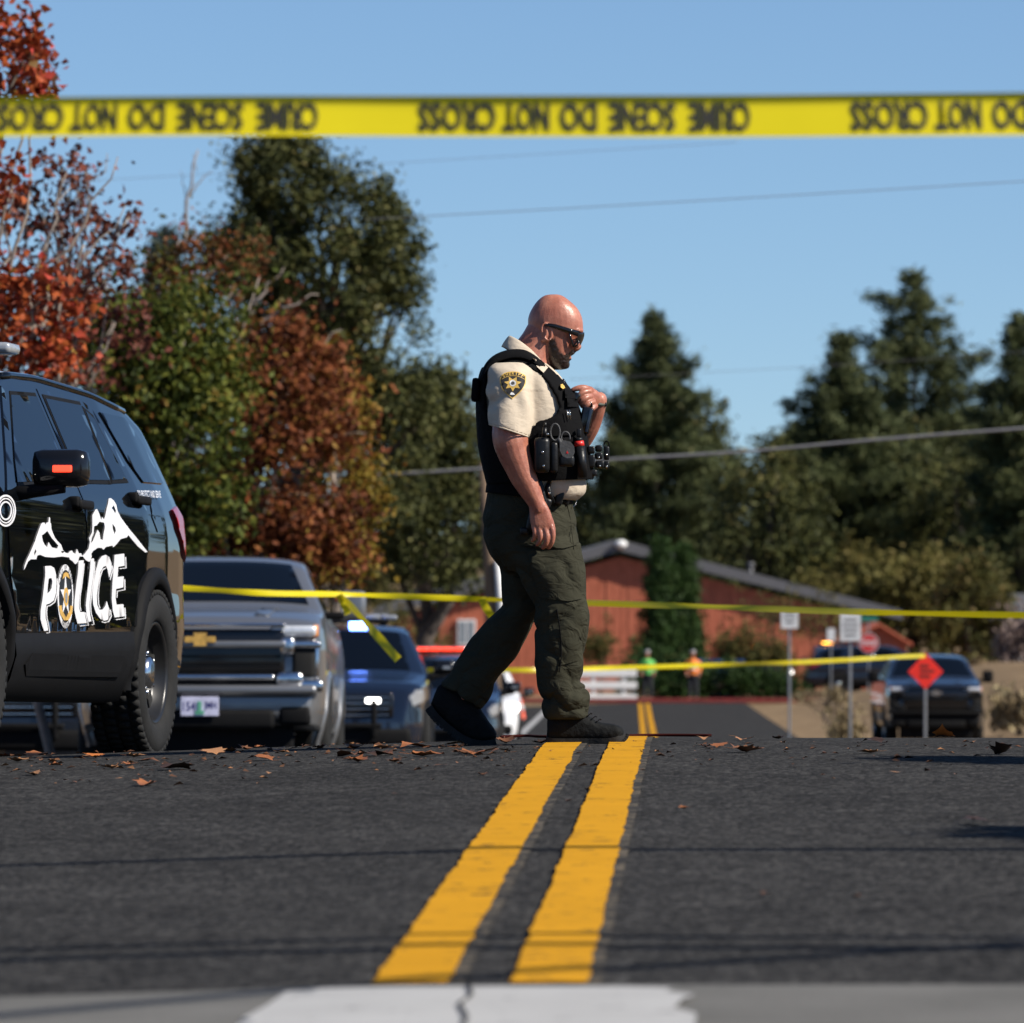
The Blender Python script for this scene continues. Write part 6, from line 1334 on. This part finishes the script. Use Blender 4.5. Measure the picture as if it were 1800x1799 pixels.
sign("road_sign", "left white rectangular sign hanging just below the upper tape", 1388, 1088, 112, [(-15, 17), (15, 17), (15, -17), (-15, -17)], sign_w, None, True, [(9, 18, 3), (2, 20, 3), (-6, 14, 4)])
sign("road_sign", "larger white rectangular sign right of the first, below the upper tape", 1495, 1103, 104, [(-18, 24), (18, 24), (18, -24), (-18, -24)], sign_w, None, True, [(13, 22, 4), (4, 26, 4), (-5, 24, 4), (-14, 20, 4)])
sign("road_sign", "small pinkish white sign between the two white signs", 1461, 1116, 200, [(-7, 11), (7, 11), (7, -11), (-7, -11)], sign_w)
oc = [(18 * math.cos(math.radians(22.5 + 45 * k)), 18 * math.sin(math.radians(22.5 + 45 * k))) for k in range(8)]
rt, c, s, pl = sign("stop_sign", "red octagonal stop sign beside the orange red shed", 1527, 1131, 206, oc, sign_w)
v, f, be = fill2d([[(x * s * .92, z * s * .92) for x, z in oc]], 1.0); A = np.column_stack([v[:, 0], np.full(len(v), -.004), v[:, 1]]) + c; part("sign_face", A, [tuple(t) for t in f], sign_red, pl, False)
tv_, tf_ = text2d("STOP", .03, 10 * s, 27 * s); part("sign_text", np.column_stack([tv_[:, 0], np.full(len(tv_), -.008), tv_[:, 1]]) + c, [tuple(t) for t in tf_], sign_w, pl, False)
g = Geo(); g.box(c + [.1 * s * 10, -.01, 43 * s], (30 * s, .02, 9 * s)); g.part("street_name_panel", sign_g, rt); g = Geo(); g.box(c + [0, .05, 25 * s], (.05, .04, 46 * s)); g.part("post", galv, rt)
# traffic cone by the far cars
Y = 190; b = gbase(913, Y); cone = thing("traffic_cone", "orange traffic cone on the far road between the officer's boots", "cone", (b[0], b[1], float(road_z(b[0], Y)))); cone_m = mat("cone_orange", (.75, .09, .03), .5, var=.08)
g = Geo(); g.lathe([(.19, .03), (.17, .05), (.05, .70), (.035, .72), (.001, .72)], (0, 0, 0), 'z', 18); g.part("cone_body", cone_m, cone, True); g = Geo(); g.box((0, 0, .02), (.42, .42, .04), .01); g.part("base", mat("cone_base", (.03, .03, .03), .8), cone); g = Geo(); g.lathe([(.137, .30), (.142, .30), (.118, .44), (.112, .44)], (0, 0, 0), 'z', 18); g.part("reflective_band", sign_w, cone, True)
# white rail fence at the far kerb
Y = 224.6; x0, x1 = (985 - CX) / F * Y, (1119 - CX) / F * Y; zf_ = float(road_z(XC(222), 222)); fen = thing("rail_fence", "white three rail fence at the end of the road behind the officer's knee", "fence", ((x0 + x1) / 2, Y, zf_)); cxm = (x0 + x1) / 2
for py_ in (1184, 1205, 1227):
    z_ = HC - (py_ - HY) / F * Y - zf_; g = Geo(); g.box((0, -.06, z_), (x1 - x0, .05, .26), .02); g.part("rail", white_m, fen)
for x_ in np.linspace(x0 + .1, x1 - .45, 3):
    g = Geo(); g.box((x_ - cxm, 0, .58), (.13, .06, 1.2), .015); g.part("post", white_m, fen)
# distant workers
def far_person(label, px, Y, vest, face_y=0, seed=0):
    b = gbase(px, Y); zr_ = float(ground_z(b[0], Y)); root = thing("person", label, "person", (b[0], Y, zr_))
    def cap(pts, rr, n=10): g = Geo(); g.tube(pts, rr, n); return g.arrays()
    body = merge(cap([(0, 0, .8), (0, 0, 1.05), (0, 0, 1.35), (0, 0, 1.46)], [.15, .15, .19, .10]), cap([(0, 0, 1.42), (0, 0, 1.58)], [.055, .055]), Geo().ell((0, -.01, 1.66), (.078, .095, .115)).arrays(), Geo().ell((0, -.105, 1.65), (.015, .02, .022)).arrays(),
                 *[cap([(s * .19, 0, 1.40), (s * .25, -.02, 1.15), (s * .22, -.12, .95), (s * .20, -.18, .86)], [.055, .048, .04, .035]) for s in (-1, 1)], *[cap([(s * .09, 0, .9), (s * .11, -.02, .48), (s * .12, 0, .06), (s * .12, -.1, .04)], [.095, .07, .05, .045]) for s in (-1, 1)])
    bm_, c_ = remesh(*body, .02, 2); bm_.materials.append(skin); link("body", bm_, None, root)
    tr = merge(*[cap([(s * .09, 0, .92), (s * .11, -.02, .48), (s * .12, 0, .10)], [.115, .09, .075]) for s in (-1, 1)], cap([(0, 0, .80), (0, 0, 1.0)], [.17, .17])); m2, _ = remesh(*tr, .02, 2); m2.materials.append(mat("dark_work_trousers", (.012, .014, .02), .9)); link("trousers", m2, None, root)
    jk = merge(cap([(0, 0, .92), (0, 0, 1.1), (0, 0, 1.36), (0, 0, 1.48)], [.18, .18, .215, .12]), *[cap([(s * .19, 0, 1.40), (s * .25, -.02, 1.13), (s * .23, -.08, 1.0)], [.075, .065, .055]) for s in (-1, 1)]); m3, _ = remesh(*jk, .02, 2); m3.materials.append(vest); jo = link("vest", m3, None, root)
    g = Geo(); g.lathe([(.183, 1.10), (.19, 1.10), (.192, 1.15), (.185, 1.15)], (0, 0, 0), 'z', 20); g.part("reflective_band", sign_w, jo, True)
    g = Geo(); g.ell((0, .0, 1.73), (.10, .115, .075)); g.part("cap", galv, root, True)
far_person("worker in a green safety vest at the right end of the white fence", 1138, 229, mat("green_vest", (.10, .42, .08), .6))
far_person("worker in an orange safety vest right of the white fence", 1218, 228, mat("orange_vest", (.75, .20, .02), .6))
# blue bin and dumpster in the shade behind the workers
Y = 232; b = gbase(1262, Y); bn = thing("waste_bin", "dark teal waste bin in the shade right of the orange vested worker", "bin", tuple(b)); g = Geo(); V = np.array([(sx * w_, sy * w_ * .8, z_) for z_, w_ in ((0.05, .75), (1.35, .9)) for sx, sy in ((-1, -1), (1, -1), (1, 1), (-1, 1))]); g.add(V, [(3, 2, 1, 0), (4, 5, 6, 7), (0, 1, 5, 4), (1, 2, 6, 5), (2, 3, 7, 6), (3, 0, 4, 7)]); g.part("tub", mat("teal_bin", (.02, .07, .10), .5), bn); g = Geo(); g.box((0, 0, 1.42), (1.9, 1.55, .10), .03); g.part("lid", mat("blue_lid", (.03, .07, .20), .5), bn)
# tall shrubs added out of view on the right to cast shadows over the asphalt
for px_, py_, tipx, h_, lab in ((1640, 1333, 1.55, 2.3, "street shrub out of view on the right whose shadow tip lies near the crest"), (1660, 1462, 1.55, 2.2, "street shrub out of view on the right whose shadow tip lies on the near road")):
    Yg = F * HC / (py_ - HY); L = h_ * math.cos(SUN_EL) / math.sin(SUN_EL); hx, hy = SUNV.x / math.cos(SUN_EL), SUNV.y / math.cos(SUN_EL); bx_ = tipx + hx * L - .25; by_ = Yg + hy * L
    leafy_tree("shadow_caster_shrub", lab, "roadside shrubs right of the frame", (bx_, by_, float(road_z(bx_, by_)) - .02), [((0, 0, h_ * .55), (.42, .55, h_ * .42), 160), ((0, 0, h_ * .9), (.3, .4, h_ * .12), 60)], L_cedar, .08, 44, bark_dark, .05, None, 300 + int(py_), .5, clump=.12, cat="shrub", fill=.1)

# ------------------------------------------------------------------ fallen leaves
L_fall = [mat("fallen_leaf_%s" % nm_, c_, .6, var=.35, vscale=40, spec=.3) for nm_, c_ in (("rust", (.24, .085, .03)), ("brown", (.13, .055, .025)), ("tan", (.30, .145, .065)), ("dark", (.035, .017, .010)), ("orange", (.42, .13, .025)))]
def leaf_mesh(seed, curl, fold):
    """lobed oak/maple leaf with stalk, curled: about 90 triangles"""
    rg = np.random.default_rng(seed); lob = [(0, -.5), (.10, -.42), (.27, -.42), (.23, -.30), (.38, -.12), (.27, -.05), (.32, .16), (.20, .18), (.13, .32), (0, .52)]
    pts = [(x * rg.uniform(.85, 1.2), y) for x, y in lob]; L = pts + [(-x * rg.uniform(.8, 1.2), y + rg.normal(0, .02)) for x, y in lob[1:-1][::-1]]
    v, f, be = fill2d([L], .16); x, y = v[:, 0], v[:, 1]; a, b = rg.uniform(-.6, .6), rg.uniform(-.5, .5)
    z = fold * np.abs(x) * 1.1 + curl * (y ** 2) * 1.3 + a * x * y + b * x ** 2 + .05 * np.sin(9 * x + seed) + .05 * np.sin(11 * y)
    V = np.column_stack([x * (1 - .25 * abs(fold)), y * (1 - .25 * abs(curl)), z]); V[:, 2] -= V[:, 2].min(); Fc = [tuple(t) for t in f]
    g = Geo(); g.add(V, Fc); k = np.argmin(y); g.tube([V[k], V[k] + [.02, -.14, .05], V[k] + [.0, -.26, .12]], [.018, .014, .010], 4, False); V, Fc = g.arrays(); V[:, 2] -= V[:, 2].min(); return new_mesh("fallen_leaf", V, Fc, True)
LM = {}
def leafm(i, mi):
    if (i, mi) not in LM:
        me = leaf_mesh(500 + i, [.5, -.6, .9, .2, -.9, .7, 1.2][i], [.6, .2, -.3, .9, .4, 1.1, .5][i]); me.materials.append(L_fall[mi]); LM[(i, mi)] = me
    return LM[(i, mi)]
LV = [  # px, py, size m, material, label (None = one of the small indistinct ones)
 (36,1338,.16,2,"pale tan leaf left of the pair by the SUV's front"),(69,1329,.17,0,"big rust leaf lying against the tan one at the left edge"),(97,1345,.10,0,"small rust leaf right of the big rust leaf at the left edge"),(58,1361,.14,2,"tan and dark leaf lowest at the left edge"),(165,1331,.14,4,"orange leaf between the police SUV's wheels"),(240,1330,.12,2,"pale leaf just left of the SUV's rear tyre"),(194,1350,.13,2,"tan curled leaf in front of the SUV's rear tyre"),(225,1344,.10,0,"thin rust leaf beside the tan curled leaf at the SUV's tyre"),(262,1339,.12,1,"flat brown leaf right of the SUV's rear tyre"),
 (305,1352,.22,3,"large dark leaf with a raised point below the SUV's rear bumper"),(255,1380,.17,0,"nearest orange brown curled leaf on the left road"),(372,1325,.18,2,"big tan leaf with an upright stalk below the pickup's plate"),(403,1321,.12,0,"rust leaf right of the big tan leaf under the pickup"),(436,1317,.12,1,"brown leaf on the crest under the pickup's grille"),(458,1309,.10,0,"tiny rust leaf raised on the crest under the pickup's headlight"),(455,1336,.16,0,"bicoloured rust and dark leaf below the pickup's bumper"),(483,1318,.13,0,"rust leaf under the right end of the pickup's bumper"),(499,1322,.08,2,"small tan leaf below the pickup's right front wheel"),(520,1318,.10,0,"rust leaf on the crest just past the pickup's right wheel"),
 (560,1314,.10,1,"brown leaf on the crest below the navy SUV's left side"),(626,1315,.16,1,"dark brown arched leaf at the crest left of the officer"),(669,1315,.13,2,"round tan leaf right of the arched leaf on the crest"),(723,1314,.17,0,"long flat rust leaf on the crest below the navy SUV's headlight"),(614,1329,.16,1,"brown leaf at the left end of the leaf heap"),(671,1327,.19,1,"upright dark brown leaf in the heap left of the rear boot"),(647,1329,.14,3,"near black leaf in the middle of the leaf heap"),(633,1339,.17,0,"tan faced leaf lowest in the heap left of the rear boot"),(693,1339,.10,1,"thin brown leaf at the right foot of the leaf heap"),(749,1328,.17,0,"curled rust leaf alone between the heap and the rear boot"),(802,1310,.13,2,"flat pinkish brown leaf under the lifted boot"),
 (844,1325,.22,0,"large ragged rust leaf in front of the rear boot"),(812,1324,.13,1,"brown scrap left of the large ragged leaf at the rear boot"),(880,1322,.12,1,"thin brown leaf right of the large ragged leaf"),(892,1306,.19,1,"curled brown leaf touching the toe of the rear boot"),(949,1306,.13,3,"dark leaf caught at the heel of the front boot"),(850,1362,.08,1,"brown scrap alone on the road left of the yellow line"),(1237,1299,.12,2,"tan leaf on the crest right of the yellow line"),(1309,1300,.12,2,"second tan leaf on the crest, right of the first"),(1240,1312,.10,0,"left rust leaf of the pair left of the spidery leaf"),(1265,1312,.12,0,"right rust leaf of the pair left of the spidery leaf"),
 (1316,1321,.21,1,"large spidery brown leaf right of the yellow lines"),(1367,1298,.10,3,"dark scrap on the crest right of the spidery leaf"),(1525,1323,.12,2,"flat tan leaf alone on the right road"),(1533,1304,.14,3,"dark flat leaf on the crest above the lone tan leaf"),(1659,1297,.17,4,"bright orange leaf standing up in front of the dark pickup"),(1764,1325,.17,3,"dark upright leaf beside the shadow near the crest"),(1706,1448,.15,3,"dark leaf beside the shadow on the near right road"),(1200,1421,.06,0,"tiny rust leaf alone mid road right of the yellow lines"),(1032,1388,.05,3,"tiny dark scrap between the yellow lines, farther one"),(1000,1408,.05,3,"tiny dark scrap between the yellow lines, nearer one"),(1345,1571,.04,1,"tiny dark scrap on the near right road, left one"),(1505,1576,.04,1,"tiny dark scrap on the near right road, right one")]
rl = np.random.default_rng(9); LZ = []
for i, (px_, py_, sz, mi, lab) in enumerate(LV):
    p = at_px(px_, py_ + 2); o = link("fallen_leaf", leafm(i % 7, mi)); o.location = (p[0], p[1], p[2] + .002); o.rotation_euler = (rl.uniform(-.06, .10), rl.uniform(-.08, .08), rl.uniform(0, 6.28)); o.scale = (sz * .85, sz * .85, sz * .30)
    if lab.startswith("dark upright") or "standing" in lab: o.rotation_euler[0] = .35; o.location.z += .008; o.scale.z = sz * .5
    tag(o, lab if lab else "small dry brown leaf scattered on the road crest", "leaf", "fallen leaves on the road")

# crumbs of dry leaf and grit strewn along the crest and the left side
rc = np.random.default_rng(21); Vc, Fcc, tc_ = [], [], []
for k in range(420):
    px_ = rc.uniform(0, 1800) if k % 3 else rc.uniform(0, 900); py_ = 1300 + abs(rc.normal(0, 26)) + (20 if px_ < 500 else 6); p = at_px(px_, py_); sz = rc.uniform(.004, .022); a = rc.uniform(0, 6.28)
    c_, s_ = math.cos(a) * sz, math.sin(a) * sz; n_ = len(Vc); zz = p[2] + .003
    Vc += [(p[0] + c_, p[1] + s_, zz), (p[0] - s_ * .5, p[1] + c_ * .5, zz + sz * rc.uniform(.1, .7)), (p[0] - c_, p[1] - s_, zz + sz * .2), (p[0] + s_ * .5, p[1] - c_ * .5, zz + sz * rc.uniform(0, .6))]; Fcc += [(n_, n_ + 1, n_ + 2), (n_, n_ + 2, n_ + 3)]; tc_ += [rc.random()] * 4
o = part("leaf_crumbs", Vc, np.array(Fcc), leafmat("leaf_crumb", [(0, (.03, .018, .012)), (.6, (.14, .06, .03)), (1, (.26, .13, .06))], trans=0), None, False, "stuff", tint=tc_)
tag(o, "crumbs of dry brown leaf strewn along the crest of the road", "leaf litter")
